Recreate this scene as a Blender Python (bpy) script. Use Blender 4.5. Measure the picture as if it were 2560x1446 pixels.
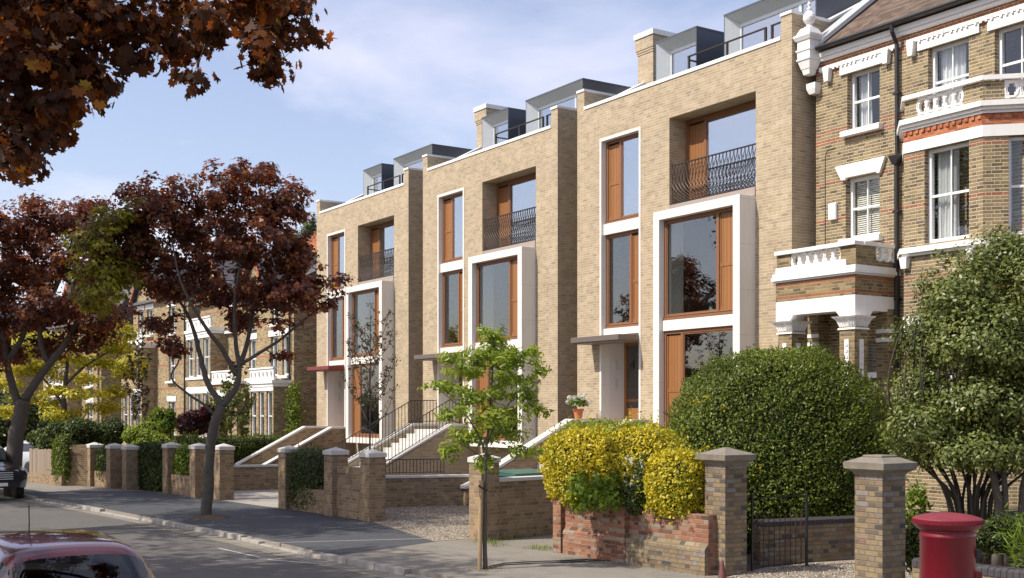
import bpy, math, random
import numpy as np
from mathutils import Vector, Matrix
random.seed(7); RNG = np.random.default_rng(11)
R = math.radians
for _o in list(bpy.data.objects): bpy.data.objects.remove(_o)
SC = bpy.context.scene
# ------------------------------------------------------------------ camera
CAMZ, FPX, CXP, HORY = 2.7, 2950.0, 1280.0, 1025.0
cam_d = bpy.data.cameras.new('camera'); cam = bpy.data.objects.new('camera', cam_d)
SC.collection.objects.link(cam); SC.camera = cam
cam.location = (0, 0, CAMZ); cam.rotation_euler = (R(90), 0, 0)
cam_d.sensor_width = 36; cam_d.lens = FPX/2560*36
cam_d.shift_y = (HORY-723)/2560; cam_d.clip_start = .1; cam_d.clip_end = 3000
# ------------------------------------------------------------------ world and sun
SUN = Vector((-.60, -.225, .70)).normalized()          # towards the sun
EL = math.asin(SUN.z); AZ = math.atan2(SUN.x, SUN.y)
w = bpy.data.worlds.new('World'); SC.world = w; w.use_nodes = True
nt = w.node_tree; nt.nodes.clear(); N = nt.nodes.new; L = nt.links.new
out = N('ShaderNodeOutputWorld'); bg = N('ShaderNodeBackground'); sky = N('ShaderNodeTexSky')
sky.sky_type = 'NISHITA'; sky.sun_disc = False; sky.sun_elevation = EL; sky.sun_rotation = AZ
sky.air_density = 1.0; sky.dust_density = 1.6; sky.ozone_density = 1.6
tc = N('ShaderNodeTexCoord'); mp = N('ShaderNodeMapping'); mp.inputs['Scale'].default_value = (1.5, 1.5, 3.2)
mp.inputs['Location'].default_value = (.35, .1, .25); mp.inputs['Rotation'].default_value = (0, R(24), 0)
n1 = N('ShaderNodeTexNoise'); n1.inputs['Scale'].default_value = 1.9; n1.inputs['Detail'].default_value = 9
n1.inputs['Roughness'].default_value = .55; n1.inputs['Distortion'].default_value = .3
cr = N('ShaderNodeValToRGB'); cr.color_ramp.elements[0].position = .46; cr.color_ramp.elements[1].position = .74
cr.color_ramp.elements[0].color = (.10, .10, .10, 1); cr.color_ramp.elements[1].color = (.72, .72, .72, 1)
mx = N('ShaderNodeMix'); mx.data_type = 'RGBA'; mx.inputs[7].default_value = (6.3, 6.5, 7.1, 1)
L(tc.outputs['Generated'], mp.inputs['Vector']); L(mp.outputs[0], n1.inputs['Vector']); L(n1.outputs['Fac'], cr.inputs[0])
L(cr.outputs[0], mx.inputs[0]); L(sky.outputs[0], mx.inputs[6]); tnt = N('ShaderNodeMix'); tnt.data_type = 'RGBA'; tnt.blend_type = 'MULTIPLY'; tnt.inputs[0].default_value = 1; tnt.inputs[7].default_value = (1.04, .95, .97, 1); L(mx.outputs[2], tnt.inputs[6]); L(tnt.outputs[2], bg.inputs[0]); bg.inputs[1].default_value = .138
L(bg.outputs[0], out.inputs[0])
sd = bpy.data.lights.new('sun', 'SUN'); sd.energy = 4.0; sd.angle = R(.55); sd.color = (1, .93, .82)
so = bpy.data.objects.new('sun', sd); SC.collection.objects.link(so)
so.rotation_euler = SUN.to_track_quat('Z', 'Y').to_euler()
SC.view_settings.view_transform = 'Standard'; SC.view_settings.look = 'None'
SC.view_settings.exposure = 0.52; SC.view_settings.gamma = 1
# ------------------------------------------------------------------ helpers
def pt(px, py, Y): return Vector(((px-CXP)/FPX*Y, Y, (HORY-py)/FPX*Y+CAMZ))
def gp(px, py, z=0):
    Y = (CAMZ-z)*FPX/(py-HORY); return Vector(((px-CXP)/FPX*Y, Y, z))
def tag(o, label=None, cat=None, group=None, kind=None):
    if label: o['label'] = label
    if cat: o['category'] = cat
    if group: o['group'] = group
    if kind: o['kind'] = kind
    return o
def link(o, parent=None):
    SC.collection.objects.link(o)
    if parent is not None: o.parent = parent
    return o
def empty(name, loc=(0, 0, 0), rz=0, label=None, cat=None, group=None):
    o = bpy.data.objects.new(name, None); link(o); o.location = loc; o.rotation_euler = (0, 0, rz)
    o.empty_display_size = .2
    return tag(o, label, cat, group)
def copy_tree(o, parent=None):
    c = o.copy(); SC.collection.objects.link(c)
    if parent is not None: c.parent = parent
    for ch in list(o.children): copy_tree(ch, c)
    return c
def face_uv(me):
    n = len(me.loops)
    if n == 0: return
    co = np.empty(len(me.vertices)*3, 'f'); me.vertices.foreach_get('co', co); co = co.reshape(-1, 3)
    vi = np.empty(n, 'i'); me.loops.foreach_get('vertex_index', vi)
    pn = np.empty(len(me.polygons)*3, 'f'); me.polygons.foreach_get('normal', pn); pn = pn.reshape(-1, 3)
    lt = np.empty(len(me.polygons), 'i'); me.polygons.foreach_get('loop_total', lt)
    nn = np.repeat(pn, lt, axis=0); p = co[vi]
    flat = np.abs(nn[:, 2]) > .8
    h = np.stack([-nn[:, 1], nn[:, 0]], 1); h /= np.maximum(np.linalg.norm(h, axis=1, keepdims=True), 1e-6)
    # keep the tangent pointing to +x / +y so coursing meets at corners
    sg = np.where(np.abs(h[:, 0]) > .5, np.sign(h[:, 0]), np.sign(h[:, 1])); sg[sg == 0] = 1; h *= sg[:, None]
    u = np.where(flat, p[:, 0], p[:, 0]*h[:, 0]+p[:, 1]*h[:, 1]); v = np.where(flat, p[:, 1], p[:, 2])
    uv = me.uv_layers.new(name='UV'); uv.data.foreach_set('uv', np.stack([u, v], 1).astype('f').ravel())
class MB:
    def __init__(s): s.v = []; s.f = []; s.mi = []
    def face(s, pts, m=0):
        b = len(s.v); s.v += [tuple(p) for p in pts]; s.f.append(tuple(range(b, b+len(pts)))); s.mi.append(m); return s
    def mesh(s, vs, fs, m=0):
        b = len(s.v); s.v += [tuple(p) for p in vs]
        for f in fs: s.f.append(tuple(b+i for i in f)); s.mi.append(m)
        return s
    def box(s, x0, x1, y0, y1, z0, z1, m=0):
        vs = [(x0,y0,z0),(x1,y0,z0),(x1,y1,z0),(x0,y1,z0),(x0,y0,z1),(x1,y0,z1),(x1,y1,z1),(x0,y1,z1)]
        return s.mesh(vs, [(0,3,2,1),(4,5,6,7),(0,1,5,4),(1,2,6,5),(2,3,7,6),(3,0,4,7)], m)
    def frustum(s, cx, cy, w0, d0, z0, w1, d1, z1, m=0):
        vs = []
        for w_, d_, z_ in ((w0, d0, z0), (w1, d1, z1)):
            vs += [(cx-w_/2,cy-d_/2,z_),(cx+w_/2,cy-d_/2,z_),(cx+w_/2,cy+d_/2,z_),(cx-w_/2,cy+d_/2,z_)]
        return s.mesh(vs, [(0,3,2,1),(4,5,6,7),(0,1,5,4),(1,2,6,5),(2,3,7,6),(3,0,4,7)], m)
    def prism(s, poly, axis, a0, a1, m=0):
        """poly: 2-D points; axis 'x': (y,z) extruded in x; 'y': (x,z) in y; 'z': (x,y) in z"""
        def P(p, a): return {'x': (a, p[0], p[1]), 'y': (p[0], a, p[1]), 'z': (p[0], p[1], a)}[axis]
        n = len(poly); vs = [P(p, a0) for p in poly]+[P(p, a1) for p in poly]
        area = sum(poly[i][0]*poly[(i+1) % n][1]-poly[(i+1) % n][0]*poly[i][1] for i in range(n))
        fs = [tuple(range(n)), tuple(range(2*n-1, n-1, -1))]+[(i, i+n, (i+1) % n+n, (i+1) % n) for i in range(n)]
        flip = (area > 0) == (axis != 'y')
        if (a1 > a0) != flip: fs = [tuple(reversed(f)) for f in fs]
        return s.mesh(vs, fs, m)
    def wall(s, x0, x1, z0, z1, y0, y1, holes=(), m=0):
        """solid wall in x-z between y0 (front) and y1 with rectangular holes (xa,xb,za,zb)"""
        xs = sorted({x0, x1, *[h[i] for h in holes for i in (0, 1) if x0 < h[i] < x1]})
        zs = sorted({z0, z1, *[h[i] for h in holes for i in (2, 3) if z0 < h[i] < z1]})
        nx, nz = len(xs)-1, len(zs)-1
        def solid(i, j):
            if i < 0 or j < 0 or i >= nx or j >= nz: return False
            cx, cz = (xs[i]+xs[i+1])/2, (zs[j]+zs[j+1])/2
            return not any(h[0] < cx < h[1] and h[2] < cz < h[3] for h in holes)
        for i in range(nx):
            for j in range(nz):
                if not solid(i, j): continue
                a, b, c, d = xs[i], xs[i+1], zs[j], zs[j+1]
                s.face([(a,y0,c),(b,y0,c),(b,y0,d),(a,y0,d)], m); s.face([(b,y1,c),(a,y1,c),(a,y1,d),(b,y1,d)], m)
                if not solid(i-1, j): s.face([(a,y1,c),(a,y0,c),(a,y0,d),(a,y1,d)], m)
                if not solid(i+1, j): s.face([(b,y0,c),(b,y1,c),(b,y1,d),(b,y0,d)], m)
                if not solid(i, j-1): s.face([(a,y1,c),(b,y1,c),(b,y0,c),(a,y0,c)], m)
                if not solid(i, j+1): s.face([(a,y0,d),(b,y0,d),(b,y1,d),(a,y1,d)], m)
        return s
    def tube(s, pts, rs, n=6, m=0, cap=True):
        pts = [Vector(p) for p in pts]
        if not hasattr(rs, '__len__'): rs = [rs]*len(pts)
        b = len(s.v); ref = Vector((0, 0, 1)); 
        for i, p in enumerate(pts):
            d = (pts[min(i+1, len(pts)-1)]-pts[max(i-1, 0)])
            if d.length < 1e-9: d = Vector((0, 0, 1))
            d.normalize()
            a = d.cross(Vector((0.13, .97, .2)) if abs(d.z) > .7 else ref).normalized(); c = d.cross(a)
            for k in range(n):
                t = 2*math.pi*k/n; q = p+(a*math.cos(t)+c*math.sin(t))*rs[i]; s.v.append(tuple(q))
        for i in range(len(pts)-1):
            for k in range(n):
                s.f.append((b+i*n+k, b+i*n+(k+1) % n, b+(i+1)*n+(k+1) % n, b+(i+1)*n+k)); s.mi.append(m)
        if cap:
            s.f.append(tuple(b+k for k in reversed(range(n)))); s.mi.append(m)
            e = b+(len(pts)-1)*n; s.f.append(tuple(e+k for k in range(n))); s.mi.append(m)
        return s
    def lathe(s, prof, n=24, c=(0, 0), m=0):
        b = len(s.v)
        for r_, z_ in prof:
            for k in range(n):
                t = 2*math.pi*k/n; s.v.append((c[0]+r_*math.cos(t), c[1]+r_*math.sin(t), z_))
        for i in range(len(prof)-1):
            for k in range(n):
                s.f.append((b+i*n+k, b+i*n+(k+1) % n, b+(i+1)*n+(k+1) % n, b+(i+1)*n+k)); s.mi.append(m)
        s.f.append(tuple(b+k for k in reversed(range(n)))); s.mi.append(m)
        e = b+(len(prof)-1)*n; s.f.append(tuple(e+k for k in range(n))); s.mi.append(m)
        return s
    def xf(s, mat):
        s.v = [tuple(mat @ Vector(p)) for p in s.v]; return s
    def build(s, name, mats, parent=None, smooth=False, bevel=0):
        me = bpy.data.meshes.new(name); me.from_pydata(s.v, [], s.f); me.update()
        for m in (mats if isinstance(mats, (list, tuple)) else [mats]): me.materials.append(m)
        me.polygons.foreach_set('material_index', s.mi); face_uv(me)
        if smooth: me.polygons.foreach_set('use_smooth', [True]*len(me.polygons))
        o = bpy.data.objects.new(name, me); link(o, parent)
        if bevel:
            b = o.modifiers.new('bevel', 'BEVEL'); b.width = bevel; b.segments = 2; b.limit_method = 'ANGLE'; b.angle_limit = R(40)
            wd = o.modifiers.new('weld', 'WELD'); wd.merge_threshold = .0004
            o.modifiers.move(1, 0)
        return o
def single(mb, name, mats, label=None, cat=None, group=None, kind=None, **k):
    return tag(mb.build(name, mats, **k), label, cat, group, kind)
# ------------------------------------------------------------------ materials
def newmat(name):
    m = bpy.data.materials.new(name); m.use_nodes = True; t = m.node_tree; t.nodes.clear()
    return m, t, t.nodes.new, t.links.new
def MN(t, op, a, b=None, c=None, clamp=False):
    n = t.nodes.new('ShaderNodeMath'); n.operation = op; n.use_clamp = clamp
    for i, x in enumerate((a, b, c)):
        if x is None: continue
        if isinstance(x, (int, float)): n.inputs[i].default_value = x
        else: t.links.new(x, n.inputs[i])
    return n.outputs[0]
def ramp(t, fac, stops, mode='LINEAR'):
    n = t.nodes.new('ShaderNodeValToRGB'); n.color_ramp.interpolation = mode; e = n.color_ramp.elements
    while len(e) < len(stops): e.new(.5)
    for el, (p, c) in zip(e, stops): el.position = p; el.color = (*c, 1)
    if fac is not None: t.links.new(fac, n.inputs[0])
    return n.outputs[0]
def mixc(t, fac, a, b, mode='MIX'):
    n = t.nodes.new('ShaderNodeMix'); n.data_type = 'RGBA'; n.blend_type = mode
    for i, x in ((0, fac), (6, a), (7, b)):
        if isinstance(x, (int, float)): n.inputs[i].default_value = x
        elif isinstance(x, tuple): n.inputs[i].default_value = (*x, 1)
        else: t.links.new(x, n.inputs[i])
    return n.outputs[2]
def noise(t, scale, detail=5, rough=.6, vec=None, dist=0):
    n = t.nodes.new('ShaderNodeTexNoise'); n.inputs['Scale'].default_value = scale; n.inputs['Detail'].default_value = detail
    n.inputs['Roughness'].default_value = rough; n.inputs['Distortion'].default_value = dist
    if vec is not None: t.links.new(vec, n.inputs['Vector'])
    return n.outputs['Fac']
def objco(t): return t.nodes.new('ShaderNodeTexCoord').outputs['Object']
def geopos(t): return t.nodes.new('ShaderNodeNewGeometry').outputs['Position']
def finish(t, col, rough=.8, bump=None, bstr=.3, bdist=.01, metal=0, spec=.35, coat=0):
    p = t.nodes.new('ShaderNodeBsdfPrincipled'); o = t.nodes.new('ShaderNodeOutputMaterial')
    if isinstance(col, tuple): p.inputs['Base Color'].default_value = (*col, 1)
    else: t.links.new(col, p.inputs['Base Color'])
    if isinstance(rough, (int, float)): p.inputs['Roughness'].default_value = rough
    else: t.links.new(rough, p.inputs['Roughness'])
    p.inputs['Metallic'].default_value = metal; p.inputs['Specular IOR Level'].default_value = spec
    if coat: p.inputs['Coat Weight'].default_value = coat; p.inputs['Coat Roughness'].default_value = .04
    if bump is not None:
        b = t.nodes.new('ShaderNodeBump'); b.inputs['Strength'].default_value = bstr; b.inputs['Distance'].default_value = bdist
        t.links.new(bump, b.inputs['Height']); t.links.new(b.outputs[0], p.inputs['Normal'])
    t.links.new(p.outputs[0], o.inputs[0]); return p
def brick_mat(name, stops, mortar, mw=.010, wob=0.0, dirt=.25, dirtcol=(.05, .045, .035), bstr=.6, bands=None, course=.075, soot=0):
    """Flemish bond in metres of UV; stops: ramp of brick colours; bands: list of (z0,z1,colour) coloured courses"""
    m, t, Nn, Ln = newmat(name)
    uv = Nn('ShaderNodeTexCoord').outputs['UV']; sp = Nn('ShaderNodeSeparateXYZ'); Ln(uv, sp.inputs[0])
    u, v = sp.outputs[0], sp.outputs[1]
    if wob:
        nz = noise(t, 9, 3, .6, uv); w1 = MN(t, 'MULTIPLY', MN(t, 'SUBTRACT', nz, .5), wob)
        u = MN(t, 'ADD', u, w1); v = MN(t, 'ADD', v, MN(t, 'MULTIPLY', w1, .6))
    vr = MN(t, 'DIVIDE', v, course); row = MN(t, 'FLOOR', vr); fv = MN(t, 'SUBTRACT', vr, row)
    uu = MN(t, 'ADD', MN(t, 'DIVIDE', u, .3375), MN(t, 'MULTIPLY', row, .5)); cell = MN(t, 'FLOOR', uu); fu = MN(t, 'SUBTRACT', uu, cell)
    isH = MN(t, 'LESS_THAN', fu, 1/3)
    cb = Nn('ShaderNodeCombineXYZ'); Ln(MN(t, 'ADD', MN(t, 'MULTIPLY', cell, 2), isH), cb.inputs[0]); Ln(row, cb.inputs[1])
    wn = Nn('ShaderNodeTexWhiteNoise'); wn.noise_dimensions = '2D'; Ln(cb.outputs[0], wn.inputs['Vector'])
    du = MN(t, 'MULTIPLY', MN(t, 'MINIMUM', MN(t, 'MINIMUM', fu, MN(t, 'ABSOLUTE', MN(t, 'SUBTRACT', fu, 1/3))), MN(t, 'SUBTRACT', 1, fu)), .3375)
    dv = MN(t, 'MULTIPLY', MN(t, 'MINIMUM', fv, MN(t, 'SUBTRACT', 1, fv)), course)
    d = MN(t, 'MINIMUM', MN(t, 'MULTIPLY', du, 1.5), dv)
    mask = MN(t, 'MULTIPLY', MN(t, 'SUBTRACT', d, mw*.35), 1/(mw*.35), clamp=True)
    bc = ramp(t, wn.outputs['Value'], stops)
    bc = mixc(t, .35, bc, ramp(t, noise(t, 40, 4, .7, uv), [(.3, (.35, .33, .3)), (.7, (1, 1, 1))]), 'MULTIPLY')
    if bands:
        geo = sp.outputs[1]
        for (a, b_, c) in bands:
            k = MN(t, 'MULTIPLY', MN(t, 'GREATER_THAN', geo, a), MN(t, 'LESS_THAN', geo, b_))
            bc = mixc(t, k, bc, mixc(t, wn.outputs['Value'], c, tuple(x*.7 for x in c)))
    col = mixc(t, mask, mortar, bc)
    big = noise(t, .55, 6, .65, uv, .4)
    col = mixc(t, MN(t, 'MULTIPLY', ramp(t, big, [(.42, (0, 0, 0)), (.72, (1, 1, 1))]), dirt), col, dirtcol)
    if soot:
        tone = ramp(t, noise(t, 1.7, 6, .7, uv), [(.35, (.72, .72, .72)), (.65, (1.12, 1.1, 1.05))]); col = mixc(t, soot, col, tone, 'MULTIPLY')
    h = MN(t, 'ADD', MN(t, 'MULTIPLY', mask, .8), MN(t, 'MULTIPLY', noise(t, 60, 3, .6, uv), .35))
    finish(t, col, .88, h, bstr, .012, spec=.2); return m
def stone_mat(name, c1, c2, scale=2.0, rough=.8, bstr=.15, streak=0, streakcol=(.25, .23, .2), joints=None):
    m, t, Nn, Ln = newmat(name); oc = objco(t)
    col = mixc(t, noise(t, scale, 8, .65, oc), c1, c2)
    if streak:
        mp_ = Nn('ShaderNodeMapping'); mp_.inputs['Scale'].default_value = (7, 7, .7); Ln(oc, mp_.inputs[0])
        s = ramp(t, noise(t, 1.0, 7, .7, mp_.outputs[0]), [(.5, (0, 0, 0)), (.75, (1, 1, 1))])
        col = mixc(t, MN(t, 'MULTIPLY', s, streak), col, streakcol)
    if joints:
        sp = Nn('ShaderNodeSeparateXYZ'); Ln(oc, sp.inputs[0])
        z = MN(t, 'FRACT', MN(t, 'DIVIDE', sp.outputs[2], joints)); col = mixc(t, MN(t, 'LESS_THAN', z, .008), col, streakcol)
    finish(t, col, rough, noise(t, scale*18, 4, .6, oc), bstr, .004, spec=.25); return m
def plain(name, c, rough=.5, metal=0, var=.12, spec=.4, scale=6, bstr=.08, coat=0):
    m, t, Nn, Ln = newmat(name); oc = objco(t); n = noise(t, scale, 6, .65, oc)
    col = mixc(t, n, tuple(x*(1-var) for x in c), tuple(min(1, x*(1+var)) for x in c))
    finish(t, col, MN(t, 'ADD', MN(t, 'MULTIPLY', n, .15), max(0, rough-.07)), noise(t, 70, 3, .6, oc), bstr, .003, metal, spec, coat); return m
def wood_mat(name, c1, c2, board=.11, axis=0):
    m, t, Nn, Ln = newmat(name); oc = objco(t)
    mp_ = Nn('ShaderNodeMapping'); mp_.inputs['Scale'].default_value = (22, 22, 1.1); Ln(oc, mp_.inputs[0])
    g = noise(t, 1.4, 8, .7, mp_.outputs[0], 1.2); col = mixc(t, g, c1, c2); h = MN(t, 'MULTIPLY', g, .3)
    if board:
        sp = Nn('ShaderNodeSeparateXYZ'); Ln(oc, sp.inputs[0]); b = MN(t, 'DIVIDE', sp.outputs[axis], board); fb = MN(t, 'FLOOR', b)
        wn = Nn('ShaderNodeTexWhiteNoise'); wn.noise_dimensions = '1D'; Ln(fb, wn.inputs['W'])
        col = mixc(t, .35, col, mixc(t, wn.outputs['Value'], (.55, .5, .45), (1, 1, 1)), 'MULTIPLY')
        gr = MN(t, 'GREATER_THAN', MN(t, 'FRACT', b), .08); col = mixc(t, gr, tuple(x*.25 for x in c1), col); h = MN(t, 'ADD', h, gr)
    finish(t, col, .5, h, .5, .006, spec=.4); return m
def leaf_mat(name, stops, trans=.35, tcol=None, rough=.45, spec=.4):
    m, t, Nn, Ln = newmat(name); at = Nn('ShaderNodeAttribute'); at.attribute_name = 'rnd'
    col = ramp(t, at.outputs['Fac'], stops)
    p = Nn('ShaderNodeBsdfPrincipled'); Ln(col, p.inputs['Base Color']); p.inputs['Roughness'].default_value = rough
    p.inputs['Specular IOR Level'].default_value = spec
    tr = Nn('ShaderNodeBsdfTranslucent'); tint = mixc(t, 1.0, col, tcol or (1.6, 1.5, .8), 'MULTIPLY'); Ln(tint, tr.inputs[0])
    ms = Nn('ShaderNodeMixShader'); ms.inputs[0].default_value = trans; Ln(p.outputs[0], ms.inputs[1]); Ln(tr.outputs[0], ms.inputs[2])
    o = Nn('ShaderNodeOutputMaterial'); Ln(ms.outputs[0], o.inputs[0]); return m
def glass_mat(name, tint=(.8, .85, .84), gain=1.3, base=.05):
    m, t, Nn, Ln = newmat(name)
    fr = Nn('ShaderNodeLayerWeight'); fr.inputs[0].default_value = .5
    f = MN(t, 'ADD', MN(t, 'MULTIPLY', MN(t, 'POWER', fr.outputs['Facing'], 4), gain), base, clamp=True)
    g = Nn('ShaderNodeBsdfGlossy'); g.inputs['Roughness'].default_value = .0; g.inputs[0].default_value = (.95, .97, 1, 1)
    tr = Nn('ShaderNodeBsdfTransparent'); tr.inputs[0].default_value = (*tint, 1)
    nz = noise(t, 1.6, 2, .5, objco(t)); b = Nn('ShaderNodeBump'); b.inputs['Strength'].default_value = .04; b.inputs['Distance'].default_value = .02
    Ln(nz, b.inputs['Height']); Ln(b.outputs[0], g.inputs['Normal'])
    ms = Nn('ShaderNodeMixShader'); Ln(f, ms.inputs[0]); Ln(tr.outputs[0], ms.inputs[1]); Ln(g.outputs[0], ms.inputs[2])
    o = Nn('ShaderNodeOutputMaterial'); Ln(ms.outputs[0], o.inputs[0]); return m
M = {}
M['buff'] = brick_mat('buff_brick', [(0, (.33, .265, .18)), (.12, (.395, .317, .214)), (.4, (.427, .342, .232)), (.75, (.467, .378, .262)), (.95, (.50, .415, .295)), (1, (.33, .285, .22))], (.56, .475, .35), .010, dirt=.2, dirtcol=(.28, .23, .17), bstr=.3, soot=.45)
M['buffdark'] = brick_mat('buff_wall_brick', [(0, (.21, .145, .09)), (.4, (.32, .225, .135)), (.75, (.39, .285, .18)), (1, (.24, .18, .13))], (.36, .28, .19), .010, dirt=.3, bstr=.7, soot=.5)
OLDB = [(0, (.055, .05, .05)), (.12, (.18, .125, .075)), (.3, (.33, .225, .10)), (.5, (.42, .30, .13)), (.65, (.36, .24, .12)), (.8, (.46, .36, .20)), (.92, (.26, .12, .07)), (1, (.40, .38, .33))]
M['old'] = brick_mat('old_stock_brick', [(p, tuple(.72*x*.85+.28*.19 for x in c)) for p, c in OLDB], (.20, .17, .13), .014, wob=.022, dirt=.45, bstr=1.0, soot=.6)
M['oldred'] = brick_mat('old_red_brick', [(0, (.11, .06, .045)), (.3, (.28, .115, .07)), (.6, (.36, .165, .10)), (.85, (.34, .21, .14)), (1, (.30, .26, .21))], (.28, .22, .165), .013, wob=.02, dirt=.35, dirtcol=(.12, .10, .08), bstr=1.0, soot=.6)
VB = [(0, (.13, .10, .06)), (.2, (.21, .155, .085)), (.5, (.31, .235, .125)), (.75, (.37, .285, .16)), (.92, (.26, .19, .11)), (1, (.17, .14, .10))]
BANDC = (.36, .14, .08)
M['vic'] = brick_mat('victorian_stock_brick', VB, (.60, .53, .40), .015, wob=.010, dirt=.30, bstr=1.1, soot=.5,
    bands=[(9.18, 9.30, BANDC), (9.42, 9.50, BANDC), (8.17, 8.25, BANDC), (7.27, 7.35, BANDC), (6.5, 6.58, BANDC), (10.85, 11.6, BANDC)])
M['vicbay'] = brick_mat('victorian_bay_brick', VB, (.60, .53, .40), .015, wob=.010, dirt=.30, bstr=1.1, soot=.5,
    bands=[(7.12, 7.2, BANDC), (8.2, 8.28, BANDC), (5.55, 5.62, BANDC), (5.2, 5.28, BANDC), (8.6, 8.95, BANDC)])
M['vicfar'] = brick_mat('far_victorian_brick', [(p, tuple(x*1.25 for x in c)) for p, c in VB], (.46, .39, .27), .012, dirt=.25, bstr=.6, soot=.5,
    bands=[(3.9, 4.0, BANDC), (5.3, 5.4, BANDC), (6.9, 7.05, BANDC), (2.7, 2.8, BANDC), (8.0, 8.1, BANDC)])
M['redbrick'] = brick_mat('red_dressing_brick', [(0, (.30, .085, .04)), (.5, (.50, .15, .065)), (1, (.56, .22, .11))], (.4, .27, .17), .010, dirt=.2, bstr=.8)
M['portal'] = brick_mat('porch_brick', VB, (.42, .34, .2), .012, wob=.014, dirt=.35, bstr=1.0, bands=[(5.60, 5.68, BANDC), (5.32, 5.40, BANDC)])
M['bluebrick'] = brick_mat('dark_engineering_brick', [(0, (.03, .03, .035)), (.5, (.055, .052, .06)), (1, (.09, .08, .08))], (.13, .11, .09), .012, dirt=.2, bstr=1.2, course=.11)
M['limestone'] = stone_mat('pale_limestone', (.66, .63, .57), (.76, .735, .68), 1.4, .7, .08, streak=.40, streakcol=(.50, .46, .39), joints=1.15)
M['cope'] = stone_mat('reconstituted_stone_coping', (.47, .455, .42), (.64, .62, .58), 3, .75, .2, streak=.3)
M['white'] = stone_mat('white_masonry_paint', (.70, .69, .66), (.81, .805, .785), 2.2, .6, .15, streak=.26, streakcol=(.5, .48, .44))
M['oldstone'] = stone_mat('weathered_stone', (.11, .098, .075), (.29, .255, .205), 7, .9, .8, streak=.5, streakcol=(.09, .085, .07))
M['wood'] = wood_mat('oiled_timber', (.23, .095, .030), (.37, .168, .058), .12)
M['frame'] = wood_mat('timber_frame', (.17, .075, .035), (.26, .12, .055), 0)
M['darkmetal'] = plain('bronze_metal', (.040, .032, .028), .5, .3)
M['canopy'] = plain('canopy_metal', (.20, .165, .14), .45, .5)
M['redcan'] = plain('red_canopy_metal', (.20, .04, .04), .45, .2)
M['cream'] = plain('sill_metal', (.32, .27, .235), .5, .2)
M['zinc'] = plain('pale_zinc', (.52, .55, .55), .42, .25, .1)
M['zincdark'] = plain('dark_zinc', (.10, .11, .13), .45, .5, .15)
M['reveal'] = stone_mat('lime_render_reveal', (.60, .56, .52), (.70, .66, .62), 1.2, .8, .06)
M['glass'] = glass_mat('window_glass', (.84, .87, .86), .8, .10)
M['glassup'] = glass_mat('upper_window_glass', (.75, .80, .80), .8, .38)
M['glassold'] = glass_mat('sash_glass', (.93, .95, .95), .7, .045)
M['paintw'] = plain('white_gloss_paint', (.78, .79, .79), .3, 0, .05, .5)
M['black'] = plain('black_iron', (.018, .018, .02), .4, 0, .2, .5)
M['rust'] = plain('rusty_iron', (.07, .035, .022), .7, .2, .4)
M['slate'] = brick_mat('roof_slate', [(0, (.075, .078, .09)), (.5, (.12, .12, .135)), (1, (.17, .165, .17))], (.04, .04, .045), .008, dirt=.3, bstr=.7, course=.2)
M['tile'] = brick_mat('brown_roof_tile', [(0, (.10, .068, .05)), (.5, (.155, .108, .08)), (1, (.21, .155, .12))], (.06, .045, .035), .012, dirt=.35, bstr=1.0, course=.14)
M['room'] = plain('pale_room_wall', (.30, .295, .285), .8, 0, .04)
M['floorwd'] = plain('room_floor', (.22, .15, .09), .5, 0, .1)
M['curtain'] = plain('white_curtain', (.74, .73, .72), .85, 0, .05)
M['terra'] = plain('terracotta', (.52, .17, .07), .75, 0, .15)
M['bark'] = stone_mat('grey_brown_bark', (.055, .046, .038), (.15, .13, .108), 9, .9, 1.0, streak=.3, streakcol=(.05, .045, .035))
M['twig'] = plain('twig_bark', (.10, .08, .06), .85)
M['dktwig'] = plain('dark_stem_bark', (.045, .036, .028), .85)
M['stake'] = plain('pale_timber_stake', (.36, .25, .13), .8, 0, .25)
M['fence'] = wood_mat('weathered_fence_board', (.20, .155, .11), (.36, .29, .21), .14)
M['rubber'] = plain('tyre_rubber', (.02, .02, .02), .7)
M['soil'] = stone_mat('garden_soil', (.06, .045, .03), (.15, .11, .075), 5, .95, .8)
def lm(n, s, **k): M[n] = leaf_mat('leaf_'+n, s, **k)
lm('copper', [(0, (.045, .026, .02)), (.3, (.095, .038, .028)), (.55, (.17, .060, .036)), (.78, (.26, .098, .040)), (.92, (.33, .16, .04)), (1, (.18, .18, .035))], trans=.42, tcol=(1.8, 1.2, .6))
lm('copper_near', [(0, (.03, .015, .011)), (.4, (.065, .030, .015)), (.68, (.12, .048, .017)), (.87, (.24, .09, .02)), (.95, (.36, .17, .02)), (1, (.30, .26, .02))], trans=.46, tcol=(1.9, 1.2, .5), rough=.55, spec=.25)
lm('olive', [(0, (.07, .05, .015)), (.3, (.13, .10, .02)), (.55, (.22, .20, .022)), (.8, (.36, .37, .03)), (.92, (.42, .42, .04)), (1, (.24, .08, .02))], trans=.42)
lm('goldtree', [(0, (.16, .18, .015)), (.5, (.42, .39, .025)), (1, (.68, .58, .05))], trans=.4, tcol=(1.3, 1.2, .6))
lm('young', [(0, (.09, .13, .015)), (.5, (.21, .28, .028)), (.9, (.37, .43, .05)), (1, (.3, .2, .06))], trans=.4, tcol=(1.5, 1.5, .6))
lm('bay', [(0, (.032, .048, .006)), (.45, (.088, .122, .014)), (.85, (.18, .235, .03)), (1, (.27, .30, .05))], trans=.28, rough=.5, spec=.35)
lm('gold', [(0, (.07, .11, .012)), (.22, (.22, .25, .02)), (.5, (.48, .41, .022)), (.85, (.64, .51, .025)), (1, (.75, .66, .08))], trans=.3, tcol=(1.2, 1.15, .6))
lm('holly', [(0, (.05, .07, .014)), (.5, (.115, .145, .03)), (.85, (.21, .225, .06)), (1, (.30, .29, .13))], trans=.222, rough=.42, spec=.4)
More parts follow.
